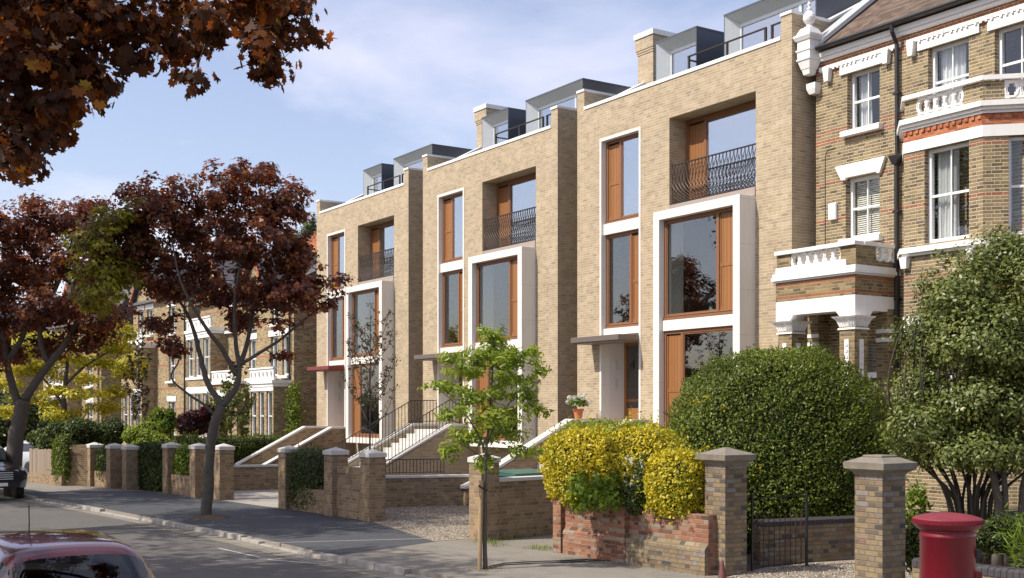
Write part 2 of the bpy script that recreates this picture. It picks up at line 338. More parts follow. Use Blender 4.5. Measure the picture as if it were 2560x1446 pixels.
lm('hedge', [(0, (.025, .04, .008)), (.5, (.055, .085, .016)), (1, (.12, .16, .03))], trans=.22)
lm('lime', [(0, (.06, .10, .01)), (.6, (.16, .24, .02)), (1, (.30, .36, .04))], trans=.35)
lm('darkred', [(0, (.03, .008, .012)), (1, (.11, .02, .025))], trans=.3, tcol=(1.8, .8, .6))
lm('petal', [(0, (.5, .52, .42)), (1, (.82, .84, .74))], trans=.3, tcol=(1, 1, .9))
lm('pear', [(0, (.03, .02, .015)), (.6, (.07, .05, .025)), (1, (.11, .12, .04))], trans=.3)
# ------------------------------------------------------------------ leaves
def tpl_maple():
    a = []
    for ang, r in ((-90, .1), (-62, .5), (-35, .72), (-18, .52), (8, .95), (28, .66), (56, .98), (73, .72), (90, 1.12), (107, .72), (124, .98), (152, .66), (172, .95), (198, .52), (215, .72), (242, .5)):
        a.append((math.cos(R(ang))*r*.5, (math.sin(R(ang))*r+.1)*.5, -.10*r*r*.5))
    return np.array(a)
def tpl_maple_s():
    a = []
    for ang, r in ((-90, .15), (-30, .6), (5, .9), (30, .5), (60, .9), (90, 1.1), (120, .9), (150, .5), (175, .9), (210, .6)):
        a.append((math.cos(R(ang))*r*.5, (math.sin(R(ang))*r+.1)*.5, -.08*r*r*.5))
    return np.array(a)
TPL = {'maple': tpl_maple(), 'maple_s': tpl_maple_s(),
       'oval': np.array([(0, 0, 0), (.24, .3, -.03), (.2, .68, -.06), (0, 1, -.14), (-.2, .68, -.06), (-.24, .3, -.03)]) - np.array([0, .5, 0]),
       'lance': np.array([(0, 0, 0), (.15, .3, -.03), (.14, .62, -.09), (0, 1, -.22), (-.14, .62, -.09), (-.15, .3, -.03)]) - np.array([0, .5, 0]),
       'rhomb': np.array([(0, -.5, 0), (.26, 0, .03), (0, .5, 0), (-.26, 0, .03)]),
       'blade': np.array([(-.03, 0, 0), (.03, 0, 0), (.015, .6, .05), (0, 1, .25)])}
def leaf_mesh(name, pos, nrm, size, tpl, mat, parent=None, rnd=None, heading=None):
    T = TPL[tpl]; k = len(T); n = len(pos)
    nrm = nrm/np.maximum(np.linalg.norm(nrm, axis=1, keepdims=True), 1e-6)
    h = RNG.normal(size=(n, 3)) if heading is None else heading+RNG.normal(size=(n, 3))*.35
    h -= nrm*np.sum(h*nrm, 1, keepdims=True); h /= np.maximum(np.linalg.norm(h, axis=1, keepdims=True), 1e-6)
    s = np.cross(h, nrm); sz = np.asarray(size).reshape(-1, 1, 1)*np.ones((n, 1, 1))
    V = pos[:, None, :]+sz*(T[None, :, 0:1]*s[:, None, :]+T[None, :, 1:2]*h[:, None, :]+T[None, :, 2:3]*nrm[:, None, :])
    me = bpy.data.meshes.new(name); me.vertices.add(n*k); me.vertices.foreach_set('co', V.astype('f').ravel())
    me.loops.add(n*k); me.loops.foreach_set('vertex_index', np.arange(n*k, dtype='i'))
    me.polygons.add(n); me.polygons.foreach_set('loop_start', np.arange(0, n*k, k, dtype='i')); me.update(calc_edges=True)
    a = me.attributes.new('rnd', 'FLOAT', 'FACE'); a.data.foreach_set('value', (RNG.random(n) if rnd is None else np.clip(rnd, 0, 1)).astype('f'))
    me.materials.append(mat); o = bpy.data.objects.new(name, me); link(o, parent); return o
def leaf_cloud(centres, per, rad, flat=.6, up=.9, size=.12, jit=.38, outw=None):
    """leaves clustered round the centres: positions, normals, sizes, per-leaf random with a per-cluster tone"""
    C = np.repeat(np.asarray(centres), per, axis=0); n = len(C)
    d = RNG.normal(size=(n, 3)); d /= np.linalg.norm(d, axis=1, keepdims=True); r = RNG.random(n)**.45
    off = d*r[:, None]*rad; off[:, 2] *= flat
    nr = d*.55+RNG.normal(size=(n, 3))*.45; nr[:, 2] += up
    if outw is not None: nr += np.repeat(outw, per, axis=0)*.8
    tone = np.repeat(RNG.random(len(centres)), per)
    rnd = .55*tone+.45*RNG.random(n)
    return C+off, nr, size*(1-jit+2*jit*RNG.random(n)), rnd
def in_blobs(blobs, dens):
    """points inside ellipsoids (c, r, count), biased to the shell"""
    P = []; O = []
    for c, r, cnt in blobs:
        d = RNG.normal(size=(int(cnt*dens), 3)); d /= np.linalg.norm(d, axis=1, keepdims=True)
        q = RNG.random(len(d))**.45
        P.append(np.array(c)+d*q[:, None]*np.array(r)); O.append(d)
    return np.concatenate(P), np.concatenate(O)
def bez(a, b, c, n=5):
    return [a.lerp(b, i/n).lerp(b.lerp(c, i/n), i/n) for i in range(n+1)]
def limb_tree(root, limbs, tips, twig_r=.012, mat='bark', tipmat='twig', nm='trunk', taper=.006):
    """limbs: list of (points, r0, r1); tips: cluster centres, each joined by a twig to the nearest limb point"""
    mb = MB(); allp = []
    for pts, r0, r1 in limbs:
        pts = [Vector(p) for p in pts]; fine = []
        for i in range(len(pts)-1):
            p0 = pts[max(i-1, 0)]; p1 = pts[i]; p2 = pts[i+1]; p3 = pts[min(i+2, len(pts)-1)]
            for k in range(4):
                t = k/4; fine.append(.5*((2*p1)+(p2-p0)*t+(2*p0-5*p1+4*p2-p3)*t*t+(3*p1-p0-3*p2+p3)*t**3))
        fine.append(pts[-1]); m_ = len(fine)-1
        rs = [r0+(r1-r0)*(i/m_) for i in range(m_+1)]
        fine = [p+Vector((random.uniform(-1, 1), random.uniform(-1, 1), 0))*rs[i]*.12 for i, p in enumerate(fine)]
        mb.tube(fine, rs, 9); allp += [(p, r) for p, r in zip(fine[len(fine)//4:], rs[len(fine)//4:])]
    tr = mb.build(nm, M[mat], root, smooth=True)
    if tips is not None and len(tips):
        A = np.array([tuple(p) for p, r in allp]); tw = MB(); order = sorted(range(len(tips)), key=lambda i: float(np.min(np.sum((A-tips[i])**2, 1))))
        nodes = [tuple(a) for a in A]; rad = [r for p, r in allp]
        for i in order:
            c = np.array(tips[i]); NA = np.array(nodes); dd = NA-c; dist = np.sqrt(np.sum(dd**2, 1))+np.maximum(0, dd[:, 2])*.8
            j = int(np.argmin(dist)); a = Vector(nodes[j]); b = Vector(c)
            mid = a.lerp(b, .5)+Vector((random.uniform(-.1, .1), random.uniform(-.1, .1), .12))*(b-a).length*.6
            r0 = min(rad[j]*.6, twig_r*1.6); path = bez(a, mid, b, 4); tw.tube(path, [r0+(taper-r0)*k/4 for k in range(5)], 4, cap=False)
            for k in (2, 4): nodes.append(tuple(path[k])); rad.append(max(taper, r0*.6))
        tw.build('twigs', M[tipmat], tr)
    return tr
# ================================================================== SETTING
def asphalt(name, c1, c2, patch=.3, speck=.5, rough=.85):
    m, t, Nn, Ln = newmat(name); g = geopos(t)
    col = mixc(t, noise(t, .35, 7, .65, g), c1, c2)
    sp = ramp(t, noise(t, 55, 3, .8, g), [(.35, (.55, .55, .55)), (.52, (.95, .95, .95)), (.72, (1.6, 1.55, 1.45))]); col = mixc(t, speck, col, sp, 'MULTIPLY')
    st = ramp(t, noise(t, 1.3, 8, .72, g, .8), [(.48, (0, 0, 0)), (.7, (1, 1, 1))]); col = mixc(t, MN(t, 'MULTIPLY', st, patch), col, tuple(x*.55 for x in c1))
    finish(t, col, rough, noise(t, 70, 3, .8, g), .7, .008, spec=.3); return m
M['road'] = asphalt('road_asphalt', (.10, .094, .086), (.15, .14, .128), .4, .6)
M['pave'] = asphalt('footway_asphalt', (.185, .168, .142), (.28, .255, .215), .45, .45)
M['newpave'] = asphalt('new_dark_asphalt', (.055, .058, .065), (.085, .088, .096), .35, .5)
M['drivepave'] = asphalt('pale_drive_paving', (.30, .275, .24), (.38, .35, .31), .2, .2)
def gravel_mat():
    m, t, Nn, Ln = newmat('gravel'); g = geopos(t)
    v = Nn('ShaderNodeTexVoronoi'); v.inputs['Scale'].default_value = 38; Ln(g, v.inputs['Vector'])
    col = mixc(t, .75, (.38, .32, .25), ramp(t, v.outputs['Color'], [(0, (.12, .10, .08)), (.4, (.28, .235, .18)), (.75, (.40, .345, .27)), (1, (.60, .56, .49))]))
    finish(t, col, .8, v.outputs['Distance'], .9, .02); return m
M['gravel'] = gravel_mat()
KERB = [(9, 3.2), (6, 7.6), (3.55, 11.4), (1.1, 15.6), (-1.24, 19.2), (-3.6, 22.1), (-5.83, 25.3), (-8.9, 29.2), (-12.4, 33.6), (-15.5, 37.4), (-19.3, 41.8), (-26, 49.5), (-38, 63), (-70, 95)]
BND = [(13, 6), (8.3, 12), (5.35, 16.6), (3.44, 19.1), (1.0, 22.5), (-.75, 24.6), (-3.5, 28.7), (-6.2, 32.3), (-9.8, 36.6), (-13.2, 40.4), (-15.6, 42.0), (-18.1, 44.3), (-24, 51.5), (-36, 65), (-68, 97)]
def sheet(name, pts, z, mat, kind='structure', **k):
    mb = MB(); mb.face([(p[0], p[1], z) for p in pts]); o = mb.build(name, mat); tag(o, kind=kind, **k); return o
def strip(name, A, B, z, mat, th=0):
    mb = MB(); n = len(A)
    for i in range(n-1):
        a, b, c, d = A[i], A[i+1], B[i+1], B[i]
        mb.face([(*a, z), (*d, z), (*c, z), (*b, z)])
        if th: mb.face([(*a, z-th), (*a, z), (*b, z), (*b, z-th)])
    o = mb.build(name, mat); tag(o, kind='structure'); return o
def offs(P, d):
    out_ = []
    for i in range(len(P)):
        a = Vector(P[max(i-1, 0)]); b = Vector(P[min(i+1, len(P)-1)]); t_ = (b-a).normalized(); n_ = Vector((t_.y, -t_.x)); q = Vector(P[i])+n_*d; out_.append((q.x, q.y))
    return out_
_g = sheet('ground', [(-900, -400), (900, -400), (900, 1400), (-900, 1400)], -.125, M['soil'])
strip('road', offs(KERB, -9.5), KERB, -.10, M['road'])
strip('far_pavement', offs(KERB, -13), offs(KERB, -9.5), -.0, M['pave'], 0)
# pavement: crossovers (dropped kerbs) lie at the drives; KI = inner edge of the kerb stones
KI = offs(KERB, .15)
strip('pavement', KI, BND, 0, M['pave'], .13)
# dark newly laid asphalt from the third drive to the second house drive
def on(P, i, f): return tuple(Vector(P[i]).lerp(Vector(P[i+1]), f))
NA_ = [on(KI, 5, -.1)]+KI[6:9]+[on(KI, 9, .3)]; NB_ = [(-1.55, 24.2), (-3.4, 28.4), (-6.1, 32.2), (-9.7, 36.4), (-12.2, 39.2)]
strip('new_asphalt', NA_, NB_, .004, M['newpave'])
strip('house_gardens', BND, offs(BND, 22), -.004, M['soil'])
def kerb():
    mb = MB(); 
    pts = [Vector((*p, 0)) for p in KERB[1:12]]; seg = []
    for a, b in zip(pts, pts[1:]):
        n = max(1, round((b-a).length/.9)); seg += [(a.lerp(b, i/n), a.lerp(b, (i+1)/n)) for i in range(n)]
    drops = [Vector((-4.7, 23.8, 0)), Vector((-10.3, 31.0, 0)), Vector((-13.4, 34.9, 0)), Vector((-.9, 18.7, 0))]
    for i, (a, b) in enumerate(seg):
        c = (a+b)/2; dmin = min((c-d).length for d in drops); top = -.075 if dmin < 1.3 else (-.04 if dmin < 1.9 else .006)
        d = (b-a).normalized(); n = Vector((d.y, -d.x, 0)); j = random.uniform(-.006, .006); g = .008
        p = [a+d*g, b-d*g, b-d*g+n*.16, a+d*g+n*.16]
        vs = [(q.x, q.y, -.16) for q in p]+[(q.x+(n.x*.015 if k < 2 else 0), q.y+(n.y*.015 if k < 2 else 0), top+j) for k, q in enumerate(p)]
        mb.mesh(vs, [(4, 5, 6, 7), (0, 1, 5, 4), (1, 2, 6, 5), (2, 3, 7, 6), (3, 0, 4, 7)])
    o = mb.build('kerb', M['kerbst'], bevel=.012); tag(o, kind='structure')
M['kerbst'] = stone_mat('granite_kerb', (.20, .18, .155), (.42, .39, .34), 5, .85, .4, streak=.3)
kerb()
M['yline'] = asphalt('yellow_line_paint', (.22, .195, .13), (.30, .265, .17), .6, .6)
M['wline'] = asphalt('white_line_paint', (.36, .35, .33), (.5, .49, .46), .6, .7)
ya = offs(KERB, -.42); yb = offs(KERB, -.33)
strip('yellow_line', ya[1:8], yb[1:8], -.096, M['yline'])
strip('gutter', offs(KERB, -.30)[1:12], KERB[1:12], -.0985, M['pave'])
def mark(name, x, y, l, wd, ang):
    d = Vector((math.cos(ang), math.sin(ang))); n = Vector((-d.y, d.x)); c = Vector((x, y))
    q = [c-d*l/2-n*wd/2, c+d*l/2-n*wd/2, c+d*l/2+n*wd/2, c-d*l/2+n*wd/2]
    sheet(name, [tuple(p) for p in q], -.094, M['wline'])
mark('road_marking', -5.35, 23.1, 1.9, .07, R(128)); mark('road_marking', -4.0, 21.7, 1.3, .09, R(150)); mark('road_marking', -4.9, 22.0, 1.2, .06, R(15))
# thin pale joint where new asphalt meets the crossover
sheet('crossover_joint', [(-4.95, 23.9), (-4.9, 23.86), (-1.5, 24.75), (-1.52, 24.8)], .008, M['wline'])
# ---------------------------------------------------------------- drives
sheet('gravel_drive', [(-.5, 24.9), (-1.6, 24.2), (-3.3, 28.3), (-4.0, 29.5), (-4.3, 33.2), (-1.0, 34.2), (1.2, 31)], .006, M['gravel'])
sheet('gravel_entrance', [(3.7, 19.4), (3.3, 18.7), (5.2, 16.1), (5.9, 16.6), (9, 20), (7.5, 24)], .006, M['gravel'])
sheet('paved_drive', [(-6.4, 32.3), (-8.8, 35.3), (-10.3, 38.9), (-7.6, 40.6), (-5.6, 34.2)], .007, M['drivepave'])
sheet('earth_path', [(1.1, 22.1), (.0, 23.4), (-.6, 24.3), (.2, 25.3), (1.6, 26.2), (2.4, 24)], .003, M['pave'])
# ================================================================== MODERN TOWNHOUSES
RZ = math.atan2(-.8371, .5471)
def loc_mat(x, y, z=0): return Matrix.Translation((x, y, z)) @ Matrix.Rotation(RZ, 4, 'Z')
TW = 8.9
def timber_window(parent, x0, x1, z0, z1, y, mullions, panels, frame_w=.085, glass='glass', deep=.10):
    """frame with panes and boarded shutters; mullions: x positions; panels: indices of bays that are boarded"""
    mb = MB(); f = frame_w
    mb.box(x0, x0+f, y, y+deep, z0, z1); mb.box(x1-f, x1, y, y+deep, z0, z1)
    mb.box(x0+f, x1-f, y+.002, y+deep, z1-f, z1); mb.box(x0+f, x1-f, y+.002, y+deep, z0, z0+f)
    mb.box(x0-.01, x1+.01, y-.035, y-.001, z0-.04, z0+.03)      # projecting sill bead
    mb.box(x0+.003, x1-.003, y-.014, y-.001, z0+.05, z0+.075)
    for m_ in mullions: mb.box(m_-.045, m_+.045, y+.001, y+deep-.002, z0+f, z1-f)
    win = mb.build('window', M['frame'], parent, bevel=.006)
    ed = [x0+f]+sum([[m_-.045, m_+.045] for m_ in mullions], [])+[x1-f]
    for i in range(0, len(ed), 2):
        a, b = ed[i], ed[i+1]
        if i//2 in panels:
            p = MB(); p.box(a+.004, b-.004, y+.045, y+.075, z0+f, z1-f-.05)
            zs = [z0+f, z0+f+(z1-z0)*.42, z1-f-.05]
            for q in range(2):
                p.box(a+.004, a+.05, y+.030, y+.044, zs[q], zs[q+1]); p.box(b-.05, b-.004, y+.030, y+.044, zs[q], zs[q+1])
                p.box(a+.05, b-.05, y+.031, y+.044, zs[q], zs[q]+.09)
            p.build('shutter', M['wood'], win)
        else:
            s_ = MB(); g_ = .035
            s_.box(a, a+g_, y+.02, y+.06, z0+f, z1-f); s_.box(b-g_, b, y+.02, y+.06, z0+f, z1-f)
            s_.box(a+g_, b-g_, y+.021, y+.06, z0+f, z0+f+g_); s_.box(a+g_, b-g_, y+.021, y+.06, z1-f-g_, z1-f); s_.build('sash', M['frame'], win)
            g = MB(); g.box(a+g_, b-g_, y+.038, y+.046, z0+f+g_, z1-f-g_); g.build('pane', M[glass], win)
    return win
def diamond_rail(parent, x0, x1, z0, z1, y):
    mb = MB(); mb.box(x0, x1, y-.022, y+.022, z1-.02, z1+.012); mb.box(x0, x1, y-.02, y+.02, z0, z0+.02)
    h = z1-z0; n = 24; wd = x1-x0
    for i in range(n+1):                 # straight uprights
        x = x0+wd*i/n; mb.box(max(x0, x-.006), min(x1, x+.006), y+.012, y+.024, z0+.02, z1-.02)
    for sgn in (1, -1):
        for i in range(-10, n+11):
            pts = []
            for k in range(12):
                t = k/11; z = z1-.02-t*(h-.04); x = x0+wd*i/n+sgn*(.30*t+1.5*max(0, t-.42)**2)
                if x0 <= x <= x1: pts.append((x, y-.012*sgn, z))
            if len(pts) > 2: mb.tube(pts, .011, 4, cap=False)
    return mb.build('balcony_railing', M['darkmetal'], parent)
def townhouse(loc, label, chimney=True, canopy='canopy', zoff=0):
    H = empty('townhouse', (loc[0], loc[1], zoff), RZ, label, 'house', 'modern buff brick townhouses')
    W = TW; TOP = 11.89
    # front wall with its three openings
    mb = MB(); mb.wall(0, W, -.6, TOP, 0, .35, [(1.15, 3.08, 1.5, 10.85), (4.32, 7.67, 8.39, 10.83), (4.50, 7.44, 1.5, 8.0)])
    mb.wall(.36, W-.36, -.6, TOP-.5, 9.6, 9.95)
    # flanks with parapets following the roof slope
    prof = [(.352, -.6), (10, -.6), (10, 12.0), (6.3, 14.6), (5.3, 14.6), (1.32, 12.47), (.352, 12.47)]
    mb.prism(prof, 'x', 0, .36); mb.prism(prof, 'x', W-.36, W)
    mb.box(0, .36, 0, .351, TOP, 12.47); mb.box(W-.36, W, 0, .351, TOP, 12.47)
    # loggia reveals and soffit
    mb.box(4.10, 4.319, .351, .9, 8.2, 11.0); mb.box(7.671, 7.9, .351, .9, 8.2, 11.0); mb.box(4.10, 7.9, .352, .9, 10.831, 11.05)
    mb.build('wall', M['buff'], H)
    c = MB(); c.box(.362, W-.362, -.03, .36, TOP+.001, TOP+.10)
    for a in (0, W-.36):
        c.box(a-.015, a+.375, -.03, 1.34, 12.471, 12.55)
        c.prism([(1.34, 12.471), (5.3, 14.601), (6.3, 14.601), (6.3, 14.68), (5.28, 14.68), (1.34, 12.55)], 'x', a-.015, a+.375)
    c.build('parapet_coping', M['white'], H, bevel=.006)
    r = MB(); r.prism([(1.35, 11.35), (1.35, 11.9), (5.3, 14.35), (6.3, 14.35), (9.7, 11.9), (9.7, 11.35)], 'x', .361, W-.361)
    r.box(.361, W-.361, .351, 1.35, 11.2, 11.35); r.build('roof', M['zincdark'], H)
    # dormers
    for (a, b, mull) in ((2.19, 4.0, []), (5.13, 8.50, [7.66])):
        zt = 13.67; d = MB(); f0, f1 = 1.30, 1.62
        d.prism([(f0, 11.36), (f0, zt), (4.2, zt), (4.2, zt-.06), (1.7, zt-.06), (1.7, 11.36)], 'x', a+.07, b-.07, 1)
        d.prism([(f0, 11.36), (f0, zt), (4.3, zt), (4.3, 13.4), (2.2, 11.36)], 'x', a, a+.069, 0); d.prism([(f0, 11.36), (f0, zt), (4.3, zt), (4.3, 13.4), (2.2, 11.36)], 'x', b-.069, b, 0)
        d.box(a-.02, b+.02, f0-.02, 4.3, zt+.001, zt+.05, 0)
        D = MB()
        D.prism([(f0, 11.36), (f0, zt), (4.3, zt), (4.3, 13.45), (2.2, 11.36)], 'x', a, a+.03, 0); D.prism([(f0, 11.36), (f0, zt), (4.3, zt), (4.3, 13.45), (2.2, 11.36)], 'x', b-.03, b, 0)
        D.box(a-.01, b+.01, f0-.01, 4.3, zt+.001, zt+.05, 0)
        # splayed pale reveals
        s = .30
        D.mesh([(a+.031, f0, 11.36), (a+.031, f0, zt-.001), (a+s, f1, zt-s*.8), (a+s, f1, 11.36)], [(0, 1, 2, 3)], 1)
        D.mesh([(b-.031, f0, 11.36), (b-.031, f0, zt-.001), (b-.10, f1, zt-s*.8), (b-.10, f1, 11.36)], [(3, 2, 1, 0)], 1)
        D.mesh([(a+.031, f0, zt-.001), (b-.031, f0, zt-.001), (b-.10, f1, zt-s*.8), (a+s, f1, zt-s*.8)], [(0, 1, 2, 3)], 1)
        dm = D.build('dormer', [M['zincdark'], M['zinc']], H)
        fr = MB(); x0, x1, z0, z1 = a+s, b-.10, 11.4, zt-s*.8
        fr.box(x0, x0+.06, f1, f1+.07, z0, z1); fr.box(x1-.06, x1, f1, f1+.07, z0, z1); fr.box(x0+.06, x1-.06, f1+.001, f1+.07, z1-.10, z1); fr.box(x0+.06, x1-.06, f1+.001, f1+.07, z0, z0+.06)
        for m_ in mull: fr.box(m_-.05, m_+.05, f1-.002, f1+.07, z0, z1)
        wf = fr.build('window_frame', M['zinc'], dm)
        gl = MB(); gl.box(x0+.05, x1-.05, f1+.03, f1+.04, z0, z1-.1); gl.build('pane', M['glassup'], dm)
        bk = MB(); bk.box(a+.05, b-.05, f1+.5, f1+.52, 11.36, zt-.1); bk.build('blind', M['room'], dm)
    t_ = MB()
    for x in (4.95, 6.45, 7.85, 8.08): t_.box(x-.03, x+.03, .14, .19, TOP+.101, 12.40)
    t_.box(4.921, 7.879, .135, .195, 12.401, 12.43); t_.box(8.05, 8.53, .135, .195, 12.401, 12.43); t_.box(4.92, 4.98, .20, 1.25, 12.30, 12.33)
    t_.build('terrace_railing', M['darkmetal'], H)
    if chimney:
        k = MB(); k.box(.0, .75, 2.41, 4.1, 12.4, 14.02); k.box(-.02, .77, 2.39, 4.12, 14.021, 14.09); k.box(-.04, .79, 2.37, 4.14, 14.091, 14.16); k.box(-.06, .81, 2.35, 4.16, 14.161, 14.53)
        ch = k.build('chimney', M['buff'], H); k = MB(); k.box(-.10, .85, 2.31, 4.2, 14.531, 14.70); k.build('chimney_cap', M['white'], ch, bevel=.01)
    # tall stone surround over the door
    s = MB(); s.box(1.15, 1.23, -.015, .30, 1.5, 10.85); s.box(2.80, 3.08, -.015, .30, 2.1, 10.85) if False else s.box(3.0, 3.08, -.015, .30, 1.5, 10.85)
    s.box(1.231, 2.999, -.014, .30, 10.76, 10.849); s.box(1.231, 2.999, .06, .34, 7.95, 8.27); s.box(1.231, 2.999, .06, .34, 4.93, 5.13); s.box(1.231, 2.999, .06, .34, 5.0, 5.13) if False else None
    s.build('stone_surround', M['limestone'], H)
    timber_window(H, 1.24, 2.99, 8.31, 10.755, .17, [1.92], [0], glass='glassup')
    timber_window(H, 1.24, 2.99, 5.17, 7.945, .17, [2.40], [1])
    # door recess
    d = MB(); d.box(1.04, 1.232, .301, .93, 1.5, 4.92); d.box(3.0, 3.2, .301, .93, 1.5, 4.92); d.box(1.04, 3.2, .301, .93, 4.80, 4.929); d.build('door_recess', M['reveal'], H)
    d = MB(); d.box(1.233, 1.34, .86, .95, 1.55, 4.79); d.box(1.93, 2.02, .86, .95, 1.55, 4.79); d.box(2.9, 2.999, .86, .95, 1.55, 4.79); d.box(1.341, 1.929, .861, .95, 4.66, 4.79); d.box(2.021, 2.899, .861, .95, 4.66, 4.79)
    d.box(1.341, 1.929, .875, .93, 1.55, 2.75); d.box(1.341, 1.929, .87, .93, 2.95, 3.03); dr = d.build('door_frame', M['wood'], H)
    g = MB(); g.box(1.345, 1.925, .89, .90, 2.75, 4.655); g.build('sidelight', M['glass'], dr)
    d = MB(); d.box(2.022, 2.898, .885, .93, 1.55, 4.658); do = d.build('door', M['wood'], H); d = MB(); d.box(2.13, 2.16, .82, .84, 2.7, 4.0); d.box(2.13, 2.16, .84, .884, 2.8, 2.83); d.box(2.13, 2.16, .84, .884, 3.85, 3.88); d.build('handle', M['zinc'], do)
    k = MB(); k.box(.72, 3.02, -.78, .05, 4.70, 4.86); k.box(.76, 2.98, -.74, .05, 4.66, 4.699); k.build('door_canopy', M[canopy], H, bevel=.008)
    p = MB(); p.box(1.2325, 1.24, .52, .62, 3.35, 3.62); p.build('intercom', M['zinc'], H); p = MB(); p.box(1.2325, 1.30, .50, .56, 3.92, 4.20); p.build('wall_lamp', M['zinc'], H, bevel=.01)
    # loggia window and balcony
    timber_window(H, 4.33, 7.66, 8.44, 10.825, .60, [5.12], [0], frame_w=.12, glass='glassup')
    k = MB(); k.box(4.322, 7.668, -.03, .72, 8.17, 8.389); k.build('balcony_sill', M['cream'], H, bevel=.01)
    diamond_rail(H, 4.37, 7.63, 8.42, 9.50, .05)
    # projecting stone bay
    b = MB(); y0, y1 = -.555, .02; ZB = 1.55
    b.box(4.28, 4.53, y0, .34, ZB, 8.15); b.box(7.41, 7.66, y0, .34, ZB, 8.15); b.box(4.531, 7.409, y0+.001, .34, 7.91, 8.149); b.box(4.531, 7.409, -.43, .34, 4.86, 5.15); b.box(4.531, 7.409, y0+.001, .34, ZB+.001, 1.78)
    b.build('bay_surround', M['limestone'], H, bevel=.008)
    timber_window(H, 4.535, 7.405, 5.20, 7.905, -.37, [6.66], [1], glass='glass')
    timber_window(H, 4.535, 7.405, 1.83, 4.855, -.37, [5.26], [0])
    # rooms behind the glass
    rm = MB(); rm.box(.37, W-.37, 4.6, 4.7, 1.2, 11.0)
    rm.box(3.5, 3.6, 1.0, 4.59, 1.2, 4.95)
    rm.build('room_wall', M['room'], H)
    fl = MB()
    for z in (1.30, 4.93, 8.02, 11.06): fl.box(.361, W-.361, .96 if z > 7 else .352, 4.59, z-.12, z)
    fl.build('floor', M['floorwd'], H)
    if True:
        cu = MB()
        def drape(x0, x1, y, z0, z1):
            n = 30; vs = []
            for i in range(n+1):
                x = x0+(x1-x0)*i/n; yy = y+.03*math.sin(i*1.9)+.01*math.sin(i*.7); vs += [(x, yy, z0), (x, yy, z1)]
            cu.mesh(vs, [(2*i, 2*i+2, 2*i+3, 2*i+1) for i in range(n)])
        pass
    dp = MB(); dp.tube([(8.82, -.04, 1.2), (8.82, -.04, 1.3)], .03, 6) if False else None
    return H
O1 = (2.02, 36.5); O2 = (-3.41, 45.16); O3 = (-8.97, 54.2)
townhouse(O1, 'new buff brick townhouse nearest the camera, next to the old gabled house', zoff=0)
townhouse(O2, 'middle one of the three new buff brick townhouses, with railed steps', zoff=-.12)
townhouse(O3, 'farthest new buff brick townhouse, with a red canopy over its door and no chimney', chimney=False, canopy='redcan', zoff=-.24)
def steps(O, zl, label, rail=False, zend=.55, slope=.52):
    """zl: top of the landing coping; local frame of the house"""
    S = empty('front_steps', (O[0], O[1], 0), RZ, label, 'steps', 'entrance steps of the new houses')
    a0 = 1.05; a1 = a0+(zl-zend)/slope
    for x0, x1 in ((.87, 1.2), (3.67, 4.0)):
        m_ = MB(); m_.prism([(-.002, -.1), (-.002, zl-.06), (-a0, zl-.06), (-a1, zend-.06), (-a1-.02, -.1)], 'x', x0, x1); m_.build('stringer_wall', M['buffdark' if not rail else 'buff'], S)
        m_ = MB(); m_.prism([(-.003, zl-.059), (-.003, zl+.03), (-a0-.02, zl+.03), (-a1-.1, zend+.02), (-a1-.1, zend-.06), (-a0-.01, zl-.059)], 'x', x0-.03, x1+.03); m_.build('coping', M['cope'], S, bevel=.008)
        if rail:
            r = MB(); top = [(0, zl+.88), (-a0, zl+.88), (-a1, zend+.85)]; xm = (x0+x1)/2
            def zt(y): return zl+.88 if y > -a0 else zl+.88+(y+a0)*slope
            r.tube([(xm, y, z) for y, z in top], .018, 5); r.tube([(xm, y, z-.78) for y, z in top], .012, 5)
            n = int(a1/.13)
            for i in range(n+1):
                y = -a1*i/n; r.box(xm-.008, xm+.008, y-.008, y+.008, zt(y)-.83, zt(y))
            r.build('railing', M['black'], S)
    zf = zl-(.18 if rail else .62); t = MB(); n = max(4, round((zf-.05)/.165))
    t.box(1.201, 3.669, -a0+.001, -.002, zf-.3, zf); t.box(1.24, 2.99, .0, .858, zf-.3, zf-.002)
    for i in range(n):
        z = zf-.165*(i+1); y = -a0-.315*i
        if z < .02: break
        t.box(1.201, 3.669, y-.335, y-.0, -.1 if False else z-.17, z)
    t.build('treads', M['cope'], S, bevel=.006)
    return S
steps(O1, 2.40, 'pale steps with a flower pot on their side wall, behind the yellow hedge')
steps(O2, 2.17, 'stone steps with black railings on both side walls, up to the middle new house', rail=True, zend=.65)
steps(O3, 1.94, 'stone steps between solid brick side walls, up to the door under the red canopy', zend=.35)
